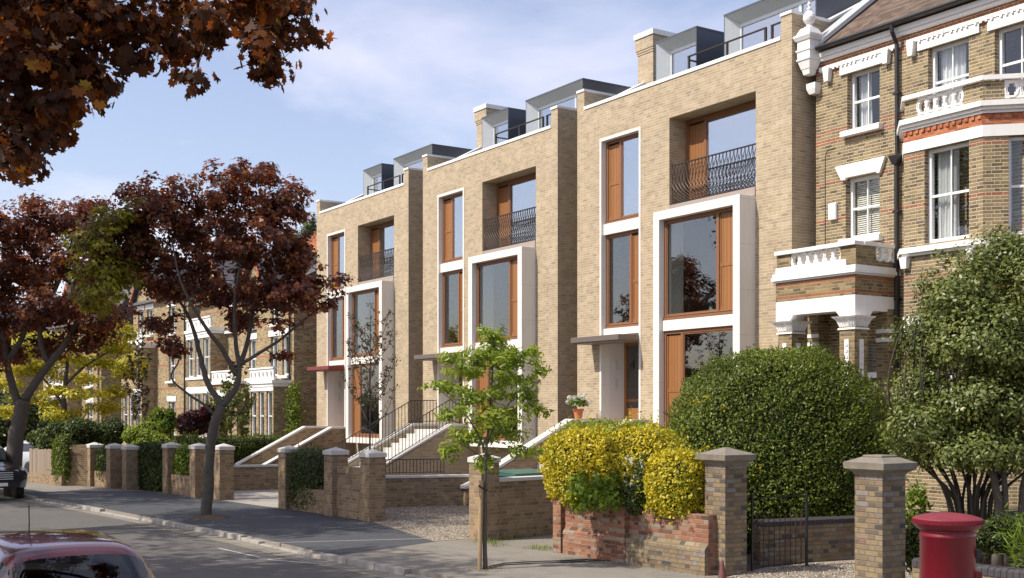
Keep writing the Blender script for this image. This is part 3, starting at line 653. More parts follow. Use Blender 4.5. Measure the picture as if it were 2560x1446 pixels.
# ---------------------------------------------------------------- old house on the right
def sash(parent, x0, x1, z0, z1, y, curt=None, bars=1, w=.075, blind=False, split=.5, wallmat=None, sill=True):
    m_ = MB(); m_.box(x0, x0+w, y, y+.10, z0, z1); m_.box(x1-w, x1, y, y+.10, z0, z1); m_.box(x0+w, x1-w, y+.001, y+.1, z1-w, z1); m_.box(x0+w, x1-w, y+.001, y+.1, z0, z0+w*1.2)
    zm = z0+(z1-z0)*split; m_.box(x0+w, x1-w, y+.02, y+.08, zm-.025, zm+.03)
    for i in range(bars):
        xb = x0+(x1-x0)*(i+1)/(bars+1); m_.box(xb-.015, xb+.015, y+.022, y+.07, z0+w, z1-w)
    W_ = m_.build('window', M['paintw'], parent, bevel=.004)
    g = MB(); g.box(x0+w, x1-w, y+.045, y+.051, z0+w, z1-w); g.build('pane', M['glassold'], W_)
    if sill:
        s = MB(); s.box(x0-.10, x1+.10, y-.32, y-.002, z0-.14, z0-.005); s.build('sill', M['white'], W_, bevel=.01)
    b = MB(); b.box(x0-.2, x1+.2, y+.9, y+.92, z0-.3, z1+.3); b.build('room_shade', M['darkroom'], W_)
    if blind:
        k = MB(); n = int((z1-z0)/.05)
        for i in range(n): z = z0+.05+i*.05; k.mesh([(x0+w, y+.13, z), (x1-w, y+.13, z), (x1-w, y+.155, z+.042), (x0+w, y+.155, z+.042)], [(0, 1, 2, 3)])
        k.build('blind', M['blind'], W_)
    for (ca, cb) in (curt or []):
        k = MB(); n = 26; vs = []
        for i in range(n+1):
            xx = ca+(cb-ca)*i/n; yy = y+.22+.035*math.sin(i*1.7)+.015*math.sin(i*.6+1); vs += [(xx+.03*math.sin(i), yy, z0), (xx, yy, (z0+z1)/2), (xx, yy, z1)]
        k.mesh(vs, [q for i in range(n) for q in ((3*i, 3*i+3, 3*i+4, 3*i+1), (3*i+1, 3*i+4, 3*i+5, 3*i+2))]); k.build('curtain', M['curtain'], W_)
    return W_
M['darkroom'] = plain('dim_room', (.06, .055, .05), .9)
M['blind'] = plain('cream_blind', (.68, .62, .52), .7, 0, .05)
def balus(mb, x0, x1, z0, z1, y0, y1, n):
    """white panel pierced by a row of shaped openings, with raised rims"""
    st = (x1-x0)/n; holes = []
    for i in range(n):
        c = x0+st*(i+.5); zc = (z0+z1)/2; holes.append((c-.055, c+.055, zc-.13, zc+.13)); holes.append((c-.085, c+.085, zc-.06, zc+.06))
    mb.wall(x0, x1, z0, z1, y0, y1, holes)
    for i in range(n):
        c = x0+st*(i+.5); zc = (z0+z1)/2; pts = [(c+.135*math.cos(2*math.pi*k/10), y0-.004, zc+.175*math.sin(2*math.pi*k/10)) for k in range(11)]
        mb.tube(pts, .016, 5, cap=False)
def old_house():
    V = empty('gabled_brick_house', (7.496, 29.09, 0), RZ, 'old yellow brick house on the right with a white ball finial and porch', 'house')
    m_ = MB(); m_.wall(0, 10, -.1, 11.47, 0, .35, [(.98, 1.94, 9.36, 10.76), (.93, 1.94, 6.78, 8.24), (3.28, 4.32, 9.2, 10.78), (4.95, 6.0, 9.2, 10.75), (2.9, 3.2, .1, .2), (1.25, 2.35, .5, 4.3)])
    m_.box(0, .35, .351, 9, -.1, 11.4); m_.build('wall', M['vic'], V)
    # verge parapet and roof
    p = MB(); p.prism([(.0, 11.2), (-.1, 11.62), (5.0, 15.4), (5.3, 15.2), (5.3, 11.2)], 'x', -.08, .26); p.build('gable_parapet', M['zincdark'], V)
    p = MB(); p.prism([(-.12, 11.63), (-.1, 11.76), (5.0, 15.52), (5.0, 15.4)], 'x', -.12, .30); p.build('gable_coping', M['zinc'], V)
    p = MB(); p.prism([(-.22, 11.46), (-.22, 11.52), (4.8, 15.15), (9.6, 11.5), (9.6, 11.46)], 'x', .262, 12); p.build('roof', M['tile'], V)
    p = MB(); p.tube([(.26, -.27, 11.50), (10, -.27, 11.50)], .06, 8); p.build('gutter', M['black'], V)
    # finial on its stepped bracket
    f = MB()
    cx, cy = -.02, -.22
    for (w0, z0, w1, z1) in ((.20, 10.92, .26, 11.05), (.28, 11.051, .40, 11.26), (.44, 11.261, .44, 11.31), (.40, 11.311, .42, 11.48), (.46, 11.481, .47, 11.53), (.40, 11.531, .41, 11.74), (.46, 11.741, .55, 11.82), (.56, 11.821, .57, 11.88), (.48, 11.881, .30, 12.06)):
        f.frustum(cx, cy, w0, w0, z0, w1, w1, z1)
    f.lathe([(.13, 12.06), (.14, 12.08), (.08, 12.11), (.06, 12.15), (.10, 12.19), (.14, 12.25), (.155, 12.32), (.14, 12.39), (.10, 12.45), (.05, 12.49), (.04, 12.51), (.07, 12.53), (.07, 12.55), (.03, 12.57), (.025, 12.61), (.045, 12.65), (.04, 12.69), (.01, 12.73)], 20, (cx, cy))
    f.build('finial', M['white'], V, bevel=.006); f = MB(); f.frustum(.02, -.08, .18, .18, 10.46, .28, .26, 10.58); f.frustum(.02, -.08, .28, .26, 10.5801, .29, .27, 10.72); f.build('corbel', M['white'], V)
    # eaves cornice, dentils, lintels
    c = MB(); c.box(-.03, 10, -.14, -.001, 11.30, 11.42); c.box(-.03, 10, -.10, -.001, 11.22, 11.299); c.box(.15, 2.55, -.07, -.001, 10.98, 11.07)
    c.box(2.75, 10, -.07, -.001, 10.98, 11.07)
    x = .2
    while x < 9.8:
        if not (2.35 < x < 2.75): c.box(x, x+.055, -.085, -.071, 10.94, 11.06)
        x += .13 if int((x*10) % 6) else .22
    for a in (.34, 2.10, 2.80): c.frustum(a+.09, -.075, .12, .12, 10.68, .2, .15, 11.0)
    c.build('eaves_cornice', M['white'], V)
    for pl, pr_ in (([(.78, 10.975), (.78, 10.74), (2.10, 10.74), (2.10, 10.975)], .05), ([(3.02, 10.975), (3.02, 10.76), (4.6, 10.76), (4.6, 10.975)], .05), ([(4.8, 10.975), (4.8, 10.73), (6.3, 10.73), (6.3, 10.975)], .05),
        ([(.66, 8.56), (.86, 8.20), (.98, 8.20), (1.0, 8.245), (1.9, 8.245), (1.92, 8.20), (2.0, 8.20), (2.16, 8.56)], .09)):
        l = MB(); l.prism(pl, 'y', -pr_, -.001); l.build('lintel', M['white'], V, bevel=.008)
    sash(V, .98, 1.94, 9.36, 10.76, .16, curt=[(1.05, 1.4)]); sash(V, .93, 1.94, 6.78, 8.24, .16, blind=True)
    sash(V, 3.28, 4.32, 9.2, 10.78, .14, curt=[(3.35, 4.0)], sill=False); sash(V, 4.95, 6.0, 9.2, 10.75, .14, curt=[(5.7, 5.95)], sill=False)
    a = MB(); a.box(.46, .69, -.09, -.001, 7.30, 7.70); a.build('alarm_box', M['paintw'], V, bevel=.02)
    d = MB(); d.tube([(2.52, -.30, 11.45), (2.52, -.28, 11.3), (2.50, -.10, 11.05), (2.50, -.08, 8.55)], .048, 8); d.frustum(2.50, -.12, .12, .14, 8.3, .28, .22, 8.5); d.tube([(2.50, -.10, 8.3), (2.50, -.08, .2)], .055, 8)
    for z in (9.9, 7.2, 5.2, 3.2): d.box(2.42, 2.58, -.15, -.02, z, z+.05)
    d.build('drainpipe', M['black'], V)
    k = MB(); k.tube([(.30, -.012, 6.6), (.30, -.012, 8.9), (.36, -.012, 9.02), (.62, -.012, 9.04)], .008, 4); k.build('cable', M['black'], V)
    # canted bay: front facet in x, left and right facets at 45 degrees
    yf = -.70; BT = 9.06
    b = MB(); b.wall(3.18, 5.16, -.1, BT-.06, yf, yf+.30, [(3.72, 4.83, 6.30, 8.34), (3.72, 4.83, 2.0, 4.3)])
    b.prism([(3.18, yf+.001), (2.62, 0), (2.95, 0), (3.40, yf+.301)], 'z', -.1, BT-.06)
    T = Matrix.Translation((5.16, yf, 0)) @ Matrix.Rotation(R(45), 4, 'Z')
    r = MB(); r.wall(.001, 1.6, -.1, BT-.06, 0, .30, [(.50, 1.25, 6.30, 8.34), (.5, 1.25, 2.0, 4.3)]); r.xf(T); b.mesh(r.v, r.f)
    b.wall(3.2, 5.16, BT, 9.50, yf+.02, yf+.2, [(3.55, 4.62, 9.10, 9.46)]) if False else None
    # parapet of the balcony over the bay
    b.box(3.18, 3.52, yf+.02, yf+.24, BT+.02, 9.50); b.box(4.66, 5.16, yf+.02, yf+.24, BT+.02, 9.50); b.box(3.521, 4.659, yf+.021, yf+.24, BT+.02, 9.12)
    r = MB(); r.box(0, .42, .02, .24, BT+.02, 9.50); r.box(.421, 1.6, .021, .24, BT+.02, 9.12); r.xf(T); b.mesh(r.v, r.f)
    bay = b.build('bay', M['vicbay'], V)
    def band(z0, z1, pr, x0=3.18, x1=5.16, nm='moulding'):
        wt = MB()
        wt.box(x0, x1+pr*.4, yf-pr, yf-.001, z0, z1)
        wt.prism([(x0, yf-pr), (x0, yf-.001), (2.62, 0), (2.62-pr*1.3, 0)], 'z', z0, z1)
        q = MB(); q.box(-pr*.4, 1.6, -pr, -.001, z0, z1); q.xf(T); wt.mesh(q.v, q.f); wt.build(nm, M['white'], bay)
    band(8.95, 9.06, .16, nm='cornice'); band(8.88, 8.949, .10, nm='cornice'); band(8.82, 8.879, .05, nm='cornice'); band(8.345, 8.58, .03, nm='lintel'); band(9.505, 9.60, .07, nm='balustrade_coping'); band(6.12, 6.24, .15, nm='sill_course'); band(4.35, 4.75, .03, nm='lintel'); band(6.06, 6.119, .08, nm='sill_course')
    wt = MB()
    balus(wt, 3.521, 4.659, 9.121, 9.50, yf+.03, yf+.12, 5); q = MB(); balus(q, .421, 1.6, 9.121, 9.50, .03, .12, 4); q.xf(T); wt.mesh(q.v, q.f)
    wt.build('balustrade', M['white'], bay)
    for x in (3.26, 4.95): wt = MB(); wt.frustum(x, yf-.07, .14, .10, 5.80, .2, .16, 6.05); wt.build('bracket', M['white'], bay)
    rd = MB()
    for i in range(13): rd.box(3.2+i*.155, 3.28+i*.155, yf-.05, yf-.001, 8.72, 8.80)
    q = MB()
    for i in range(9): q.box(.08+i*.17, .16+i*.17, -.05, -.001, 8.72, 8.80)
    q.xf(T); rd.mesh(q.v, q.f); rd.box(3.18, 5.16, yf-.02, yf-.001, 8.585, 8.815); q = MB(); q.box(0, 1.6, -.02, -.001, 8.585, 8.815); q.xf(T); rd.mesh(q.v, q.f); rd.build('dentil_course', M['redbrick'], bay)
    sash(bay, 3.72, 4.83, 6.30, 8.34, yf+.14, curt=[(3.78, 4.15), (4.2, 4.32)], sill=False); sash(bay, 3.72, 4.83, 2.0, 4.3, yf+.14, sill=False)
    w2 = sash(V, .50, 1.25, 6.30, 8.34, .14, curt=[(.55, 1.2)], bars=0, sill=False); w2.matrix_local = T
    # porch
    a0 = -1.45; P = MB()
    P.box(.06, 2.46, a0, -.001, 5.27, 5.72); P.box(.06, .5, a0+.03, a0+.25, 6.08, 6.38); P.box(2.02, 2.46, a0+.03, a0+.25, 6.08, 6.38); P.box(2.23, 2.459, a0+.251, a0+.7, 6.08, 6.38)
    P.box(2.2, 2.46, a0+.03, -.001, 5.93, 6.079); P.box(.12, .55, a0+.02, a0+.45, .5, 4.58) ; P.box(2.0, 2.43, a0+.02, a0+.45, .5, 4.58)
    P.box(2.15, 2.46, -.36, -.001, .5, 4.99); P.box(.06, .4, -.36, -.001, .5, 4.99)
    porch = P.build('porch', M['portal'], V)
    q = MB(); q.box(-.02, 2.54, a0-.09, -.001, 5.76, 5.84); q.box(.02, 2.50, a0-.05, -.001, 5.721, 5.759); q.box(.0, 2.52, a0-.06, -.001, 5.841, 5.93)
    q.box(.06, 2.199, a0-.01, a0+.3, 5.931, 6.079); q.box(.04, 2.48, a0-.04, a0+.28, 6.381, 6.47); q.box(2.20, 2.50, a0+.281, -.001, 6.381, 6.47); q.box(.04, .3, a0+.281, -.001, 6.0, 6.47)
    balus(q, .501, 2.019, 6.08, 6.38, a0+.06, a0+.16, 6)
    r = MB(); balus(r, .7, 1.44, 6.08, 6.38, 0, .10, 3); r.xf(Matrix.Translation((2.46, a0, 0)) @ Matrix.Rotation(R(90), 4, 'Z')); q.mesh(r.v, r.f)
    # entablature with shallow arches between the columns
    q.prism([(.06, 5.269), (.06, 4.80), (.5, 4.80), (.62, 4.93), (1.9, 4.93), (2.02, 4.80), (2.46, 4.80), (2.46, 5.269)], 'y', a0, a0+.42)
    q.prism([(a0+.421, 5.269), (a0+.421, 4.80), (a0+.5, 4.80), (a0+.6, 4.93), (-.30, 4.93), (-.2, 4.80), (-.001, 4.80), (-.001, 5.269)], 'x', 2.10, 2.459)
    q.box(.061, 2.1, a0+.421, -.001, 5.10, 5.268)
    q.build('porch_mouldings', M['white'], porch, bevel=.006)
    for cx in (.335, 2.215):
        k = MB(); cyy = a0+.235
        k.frustum(cx, cyy, .50, .50, 4.5, .48, .48, 4.54)
        prev = (.40, 4.541)
        for (w_, z_) in ((.42, 4.60), (.47, 4.66), (.55, 4.72), (.66, 4.77), (.70, 4.80)):
            k.frustum(cx, cyy, prev[0], prev[0], prev[1]+.0001, w_, w_, z_); prev = (w_, z_)
        for sx in (-1, 1):
            for sy in (-1, 1):
                for j in range(3):
                    k.tube([(cx+sx*(.05+.07*j), cyy-.215*1 if sy < 0 else cyy+.215, 4.56), (cx+sx*(.09+.08*j), cyy+sy*.245, 4.68), (cx+sx*(.06+.10*j), cyy+sy*.31, 4.76)], .018, 4)
                    k.tube([(cx+sx*.215, cyy+sy*(.05+.07*j), 4.56), (cx+sx*.245, cyy+sy*(.09+.08*j), 4.68), (cx+sx*.31, cyy+sy*(.06+.10*j), 4.76)], .018, 4)
        k.build('capital', M['white'], porch, smooth=False)
        k = MB(); k.box(cx-.06, cx+.06, a0+.0, a0+.019, 1.2, 4.28); k.box(cx+.217, cx+.236, a0+.17, a0+.30, 1.2, 4.28)
        for j in range(22):
            z = 1.3+.135*j; k.frustum(cx, a0-.012, .07, .02, z, .07, .02, z+.05); k.frustum(cx+.246, a0+.235, .02, .07, z, .02, .07, z+.05)
        k.build('column_panel', M['white'], porch)
    k = MB(); k.box(1.30, 2.30, .10, .16, 1.0, 3.45); do = k.build('front_door', M['darkdoor'], porch)
    k = MB(); k.box(1.25, 1.33, .05, .2, .5, 4.3); k.box(2.27, 2.35, .05, .2, .5, 4.3); k.box(1.331, 2.269, .05, .2, 3.45, 3.58); k.build('door_frame', M['paintw'], do)
    for x0 in (1.42, 1.86):
        k = MB(); k.box(x0, x0+.32, .085, .099, 1.2, 2.1); k.box(x0, x0+.32, .085, .099, 2.25, 3.25); k.build('door_panel', M['zincdark'], do)
    k = MB(); k.box(1.331, 2.269, .12, .13, 3.58, 4.3); k.build('fanlight', M['glassold'], do)
    for z in (4.45, 4.25):
        st = MB(); st.box(2.14, 2.475, -.375, -.361, z, z+.09); st.box(2.461, 2.475, -.361, -.0, z, z+.09); st.build('pilaster_band', M['white'], porch)
        st = MB(); st.box(.06, .42, -.375, -.361, z, z+.09); st.build('pilaster_band', M['white'], porch)
    s = MB(); s.box(-.1, 2.6, -1.7, -.001, -.1, .5); s.box(.5, 2.0, -2.1, -1.701, -.1, .33); s.box(.5, 2.0, -2.5, -2.101, -.1, .17); s.build('doorstep', M['cope'], V)
M['darkdoor'] = plain('black_door_paint', (.03, .03, .035), .25, 0, .1, .6)
old_house()
# ================================================================== FAR OLD HOUSES (left)
def far_house(loc, rz, label, wid, spec):
    """simple but complete Victorian house front; local x to the right, y inwards"""
    V = empty('victorian_house', (loc[0], loc[1], 0), rz, label, 'house', 'old brick houses beyond the new row')
    holes = [tuple(w_[:4]) for w_ in spec['win']]
    m_ = MB(); m_.wall(-wid, 0, -.2, spec['eave'], 0, .3, holes); m_.box(-.3, 0, .301, 9, -.2, spec['eave']); m_.box(-wid, -wid+.3, .301, 9, -.2, spec['eave'])
    for (ga, gb, gh) in spec.get('gable', []): m_.prism([(ga, spec['eave']+.001), (gb, spec['eave']+.001), ((ga+gb)/2, gh)], 'y', .001, .3)
    m_.build('wall', M['vicfar'], V)
    r = MB(); rh = spec['ridge']; e_ = spec['eave']
    r.prism([(-.3, e_+.02), (-.3, e_+.1), (4.5, rh), (9.3, e_+.1), (9.3, e_+.02)], 'x', -wid-.15, .15)
    for (ga, gb, gh) in spec.get('gable', []):
        c = (ga+gb)/2; r.prism([(ga-.25, e_-.05), (c, gh+.12), (gb+.25, e_-.05), (gb+.25, e_+.05), (c, gh+.24), (ga-.25, e_+.05)][::1], 'y', -.25, 4)
    r.build('roof', M['slate'], V)
    for (ga, gb, gh) in spec.get('gable', []):
        c = (ga+gb)/2; b = MB(); b.prism([(ga-.28, e_-.15), (ga-.28, e_+.06), (c, gh+.26), (c, gh-.02)], 'y', -.33, -.26); b.prism([(gb+.28, e_-.15), (gb+.28, e_+.06), (c, gh+.26), (c, gh-.02)], 'y', -.33, -.26)
        b.build('bargeboard', M['redbrick'], V)
    k = MB(); k.box(-wid*.55, -wid*.55+1.6, 3.8, 4.9, rh-1, rh+1.1)
    for i in range(4): k.lathe([(.13, rh+1.1), (.10, rh+1.5)], 8, (-wid*.55+.2+.4*i, 4.3))
    k.build('chimney', M['redbrick'], V)
    for w_ in spec['win']:
        x0, x1, z0, z1 = w_[:4]; sash(V, x0, x1, z0, z1, .12, curt=[(x0+.1, x0+.4)])
        l = MB(); l.box(x0-.2, x1+.2, -.04, -.001, z1-.001, z1+.30); l.build('lintel', M['white'], V)
    for (x0, x1, z1, pr) in spec['bay']:
        b = MB(); zs = spec.get('storeys', [(1.2, 3.6), (4.5, 6.6)]); n = 3; st = (x1-x0)/n
        hh = [(x0+st*i+.16, x0+st*(i+1)-.16, a, c) for i in range(n) for a, c in zs if c < z1]
        b.wall(x0, x1, -.2, z1, -pr, -pr+.25, hh); b.box(x0, x0+.25, -pr+.251, -.001, -.2, z1); b.box(x1-.25, x1, -pr+.251, -.001, -.2, z1)
        by = b.build('bay', M['vicfar'], V)
        q = MB(); q.box(x0-.12, x1+.12, -pr-.12, -.002, z1, z1+.16); q.box(x0-.06, x1+.06, -pr-.06, -.002, z1-.15, z1-.0005); q.build('cornice', M['white'], by)
        for a, c in zs:
            if c < z1:
                q = MB(); q.box(x0-.03, x1+.03, -pr-.03, -pr-.001, c+.001, c+.35); q.build('lintel', M['white'], by)
                q = MB(); q.box(x0-.05, x1+.05, -pr-.06, -pr-.001, a-.14, a-.001); q.build('sill', M['white'], by)
        q = MB(); balus(q, x0, x1, z1+.161, z1+.7, -pr, -pr+.1, 6); q.box(x0-.05, x1+.05, -pr-.05, -pr+.15, z1+.701, z1+.78); q.build('balustrade', M['white'], by)
        for h in hh: sash(by, h[0], h[1], h[2], h[3], -pr+.08, curt=[(h[0]+.06, h[0]+.25)], bars=0, sill=False)
    for (x0, x1, z1, pr) in spec.get('porch', []):
        b = MB(); b.box(x0, x1, -pr, -.001, z1-.55, z1); b.box(x0, x0+.35, -pr, -pr+.35, 0, z1-.551); b.box(x1-.35, x1, -pr, -pr+.35, 0, z1-.551)
        p = b.build('porch', M['vicfar'], V); q = MB(); q.box(x0-.1, x1+.1, -pr-.1, -.001, z1+.001, z1+.15); q.box(x0-.02, x1+.02, -pr-.03, -pr-.001, z1-.62, z1-.3)
        balus(q, x0, x1, z1+.151, z1+.62, -pr, -pr+.1, 6); q.box(x0-.04, x1+.04, -pr-.04, -pr+.14, z1+.621, z1+.7); q.build('porch_moulding', M['white'], p)
    d = MB(); d.tube([(-.35, -.08, 0), (-.35, -.08, spec['eave'])], .05, 6); d.build('drainpipe', M['black'], V)
    return V
far_house((-10.30, 55.72), RZ, 'old brick house half hidden by the copper maple, with white bays and a balustraded porch', 13.6,
    dict(eave=8.6, ridge=10.9, win=[(-1.45, -.5, 4.35, 6.3), (-2.9, -1.95, 4.35, 6.3), (-5.9, -4.9, 4.3, 6.3), (-2.8, -1.7, 6.9, 8.2), (-5.9, -4.9, 6.9, 8.2), (-9, -8, 6.9, 8.2)],
         gable=[(-6.6, -3.4, 10.7), (-13.4, -9.0, 11)], bay=[(-3.4, -.3, 3.95, .9), (-13.2, -9.2, 6.95, .9)], porch=[(-7.8, -4.1, 4.0, 1.3)]))
far_house((-18.55, 67.6), RZ+R(4), 'gabled brick house with red bargeboards behind the bare young tree', 9.0,
    dict(eave=9.2, ridge=12.0, win=[(-8.2, -7.2, 7.3, 8.9), (-6.6, -5.6, 7.3, 8.9), (-3.0, -2.0, 7.2, 8.8), (-3.0, -2.0, 4.4, 6.2), (-3, -2, 1.2, 3.2)],
         gable=[(-8.8, -4.6, 11.8)], bay=[(-8.6, -5.0, 6.6, .9)]))
far_house((-27.5, 79), RZ+R(6), 'pale bayed brick house behind the yellow tree', 12.0,
    dict(eave=8.6, ridge=12.2, win=[(-2.6, -1.6, 6.9, 8.3), (-2.6, -1.6, 4.3, 6.1), (-11, -10, 6.9, 8.3), (-11, -10, 4.3, 6.1), (-11, -10, 1.2, 3.2), (-2.6, -1.6, 1.2, 3.2)],
         gable=[(-8.2, -4.2, 11.4)], bay=[(-8.4, -4.0, 6.95, .9)]))
far_house((-39.5, 94), RZ+R(8), 'farthest brick house at the left edge behind the big maple', 14.0,
    dict(eave=8.6, ridge=12.2, win=[(-2.6, -1.6, 6.9, 8.3), (-2.6, -1.6, 4.3, 6.1), (-11, -10, 6.9, 8.3), (-11, -10, 4.3, 6.1), (-11, -10, 1.2, 3.2), (-2.6, -1.6, 1.2, 3.2)],
         gable=[(-8.2, -4.2, 11.4)], bay=[(-8.4, -4.0, 6.95, .9)]))
# ================================================================== BOUNDARY PIERS AND WALLS
def buff_pier(px, base, zt, lab, w_=.45):
    p = gp(px, base); c = Vector((p.x, p.y))+Vector((.8371, .5471))*.12
    o = empty('gate_pier', (c.x, c.y, 0), RZ+R(3), lab, 'pier', 'buff brick piers along the pavement')
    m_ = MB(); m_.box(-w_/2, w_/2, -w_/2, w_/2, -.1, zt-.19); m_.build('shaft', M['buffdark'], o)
    m_ = MB(); h = w_/2+.025; m_.box(-h, h, -h, h, zt-.189, zt-.09); m_.mesh([(-h, -h, zt-.0899), (h, -h, zt-.0899), (h, h, zt-.0899), (-h, h, zt-.0899), (0, 0, zt)], [(0, 1, 4), (1, 2, 4), (2, 3, 4), (3, 0, 4)]); m_.build('cap', M['cope'], o)
    return c
PR = {}
for k, px, b, z, lab in (('a', 228, 1215, 1.55, 'buff brick pier next to the ivy, leftmost with a white cap'), ('b', 278, 1221, 1.56, 'buff pier with white cap, second from the left, right of a low wall'),
        ('c', 318, 1224, 1.54, 'buff pier with white cap at the left side of the ivy hedge'), ('d', 420, 1233, 1.66, 'buff pier with white cap at the right side of the ivy hedge'),
        ('e', 489, 1243, 1.68, 'buff pier just left of the copper maple trunk'), ('f', 550, 1250, 1.69, 'buff pier just right of the copper maple trunk, at the paved drive'),
        ('g', 713, 1272, 1.73, 'buff pier between the paved drive and the clipped dark yew'), ('h', 829, 1290, 1.75, 'buff pier between the clipped dark yew and a short wall'),
        ('i', 921, 1303, 1.74, 'buff pier at the left side of the gravel drive'), ('j', 1198, 1351, 1.80, 'buff pier behind the staked young tree, at the right side of the gravel drive')):
    PR[k] = buff_pier(px, b, z, lab)
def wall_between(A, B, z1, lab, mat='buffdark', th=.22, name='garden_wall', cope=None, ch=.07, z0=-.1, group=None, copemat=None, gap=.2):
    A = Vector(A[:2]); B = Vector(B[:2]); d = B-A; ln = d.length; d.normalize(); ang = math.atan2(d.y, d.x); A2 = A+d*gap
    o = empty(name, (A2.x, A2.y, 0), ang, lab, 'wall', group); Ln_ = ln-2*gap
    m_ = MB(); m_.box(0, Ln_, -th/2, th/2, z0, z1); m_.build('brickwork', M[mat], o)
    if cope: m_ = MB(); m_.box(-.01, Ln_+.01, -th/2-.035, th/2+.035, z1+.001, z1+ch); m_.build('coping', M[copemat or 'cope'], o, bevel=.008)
    return o
wall_between(PR['a'], PR['b'], .55, 'low buff wall between the two leftmost piers')
wall_between(PR['d'], PR['e'], .62, 'low sunlit buff wall under the bright green shrub')
wall_between(PR['g'], PR['h'], .62, 'low buff wall in front of the clipped dark yew')
wall_between(PR['h'], PR['i'], 1.27, 'tall short buff wall with a soldier course, left of the gravel drive')
wall_between((-9.75, 39.3), (-7.6, 40.2), .78, 'white coped buff wall at the back of the paved drive', cope=True, gap=0)
wall_between((-4.2, 32.6), (-.9, 33.5), .80, 'white coped buff wall at the back of the gravel drive', cope=True, gap=0)
wall_between((-.40, 24.55), (1.12, 25.85), 1.20, 'chest high buff wall with white coping, left of the yellow bush', cope=True, gap=0, ch=.08)
b_ = MB()
for i in range(24): x = i*.1; b_.box(x-.008, x+.008, -.008, .008, .88, 1.28)
b_.box(-.01, 2.31, -.012, .012, 1.27, 1.295); b_.box(-.01, 2.31, -.01, .01, .9, .915)
o = b_.build('area_railing', M['black']); o.location = (-4.15, 33.3, 0); o.rotation_euler = (0, 0, R(18)); tag(o, 'low black railing behind the coped wall of the gravel drive', 'railing')
# green storage box behind the coped wall
o = empty('storage_box', (.25, 25.9, 0), R(40), 'dark green lidded storage box behind the chest high buff wall', 'box')
m_ = MB(); m_.box(-.55, .55, -.4, .4, 0, 1.26); m_.build('body', plain('green_box_paint', (.02, .07, .05), .4, 0, .1), o, bevel=.01)
m_ = MB(); m_.box(-.6, .6, -.45, .45, 1.261, 1.33); m_.prism([(-.45, 1.331), (.45, 1.331), (.45, 1.38)], 'x', -.6, .6); m_.build('lid', plain('green_lid', (.03, .11, .08), .35, 0, .1), o, bevel=.01)
# red brick garden wall
o = empty('red_garden_wall', (.93, 22.5, 0), math.atan2(19.35-22.5, 3.22-.93), 'old red brick garden wall under the yellow privet', 'wall')
LW = math.hypot(3.22-.93, 19.35-22.5)
m_ = MB(); m_.box(.2, LW+.10, -.10, .12, -.1, .98); m_.box(0, .235, -.19, .15, -.1, 1.04); m_.box(LW*.50-.11, LW*.50+.11, -.20, -.101, -.1, 1.08); m_.build('brickwork', M['oldred'], o)
m_ = MB(); m_.prism([(-.19, -.1), (-.19, .42), (-.101, .52), (-.101, -.1)], 'x', .30, LW*.50-.111); m_.build('plinth', M['oldred'], o); m_ = MB(); m_.prism([(-.185, -.1), (-.185, .42), (-.101, .52), (-.101, -.1)], 'x', LW*.50+.111, LW+.10); m_.build('plinth', M['old'], o)
def old_pier(cx, cy, flat, lab):
    c = Vector((cx, cy))-Vector((.5471, -.8371))*.24+Vector((.8371, .5471))*.24
    o = empty('old_gate_pier', (c.x, c.y, 0), RZ, lab, 'pier', 'old stock brick gate piers')
    m_ = MB(); m_.box(-.24, .24, -.24, .24, -.1, 1.79); m_.build('shaft', M['old'], o)
    s = MB(); s.frustum(0, 0, .50, .50, 1.791, .53, .53, 1.83); s.frustum(0, 0, .53, .53, 1.8301, .70, .70, 1.88); s.frustum(0, 0, .70, .70, 1.8801, .72, .72, 1.965)
    if flat: s.frustum(0, 0, .72, .72, 1.9651, .36, .36, 2.04); s.frustum(0, 0, .34, .34, 2.0401, .33, .33, 2.07)
    else: s.frustum(0, 0, .72, .72, 1.9651, .06, .06, 2.08)
    s.build('cap', M['oldstone'], o, bevel=.012)
old_pier(3.46, 19.15, False, 'old stock brick pier with a pointed stone cap, right of the yellow privet')
old_pier(5.07, 16.15, True, 'old stock brick pier with a flat topped stone cap, left of the red pillar box')
def brick_coped(A, B, z1, lab, th=.24):
    A = Vector(A); B = Vector(B); d = (B-A); ln = d.length; o = empty('coped_garden_wall', (A.x, A.y, 0), math.atan2(d.y, d.x), lab, 'wall')
    m_ = MB(); m_.box(0, ln, -th/2, th/2, -.1, z1-.11); m_.build('brickwork', M['old'], o)
    m_ = MB(); n = int(ln/.085)
    for i in range(n):
        x = i*ln/n; h = random.uniform(-.004, .004); m_.prism([(-th/2-.02, z1-.109), (-th/2-.02, z1-.03+h), (-th/2+.03, z1+h), (th/2-.03, z1+h), (th/2+.02, z1-.03+h), (th/2+.02, z1-.109)], 'x', x+.004, x+ln/n-.004)
    c = m_.build('coping', M['blueb'], o)
M['blueb'] = stone_mat('dark_glazed_brick', (.035, .032, .036), (.085, .075, .075), 9, .45, .3)
brick_coped((4.25, 20.55), (10.8, 23.4), .78, 'old brick wall with dark bullnose coping behind the iron gate')
brick_coped((5.45, 15.85), (9.6, 10.2), .72, 'low old brick wall with dark bullnose coping behind the red pillar box')
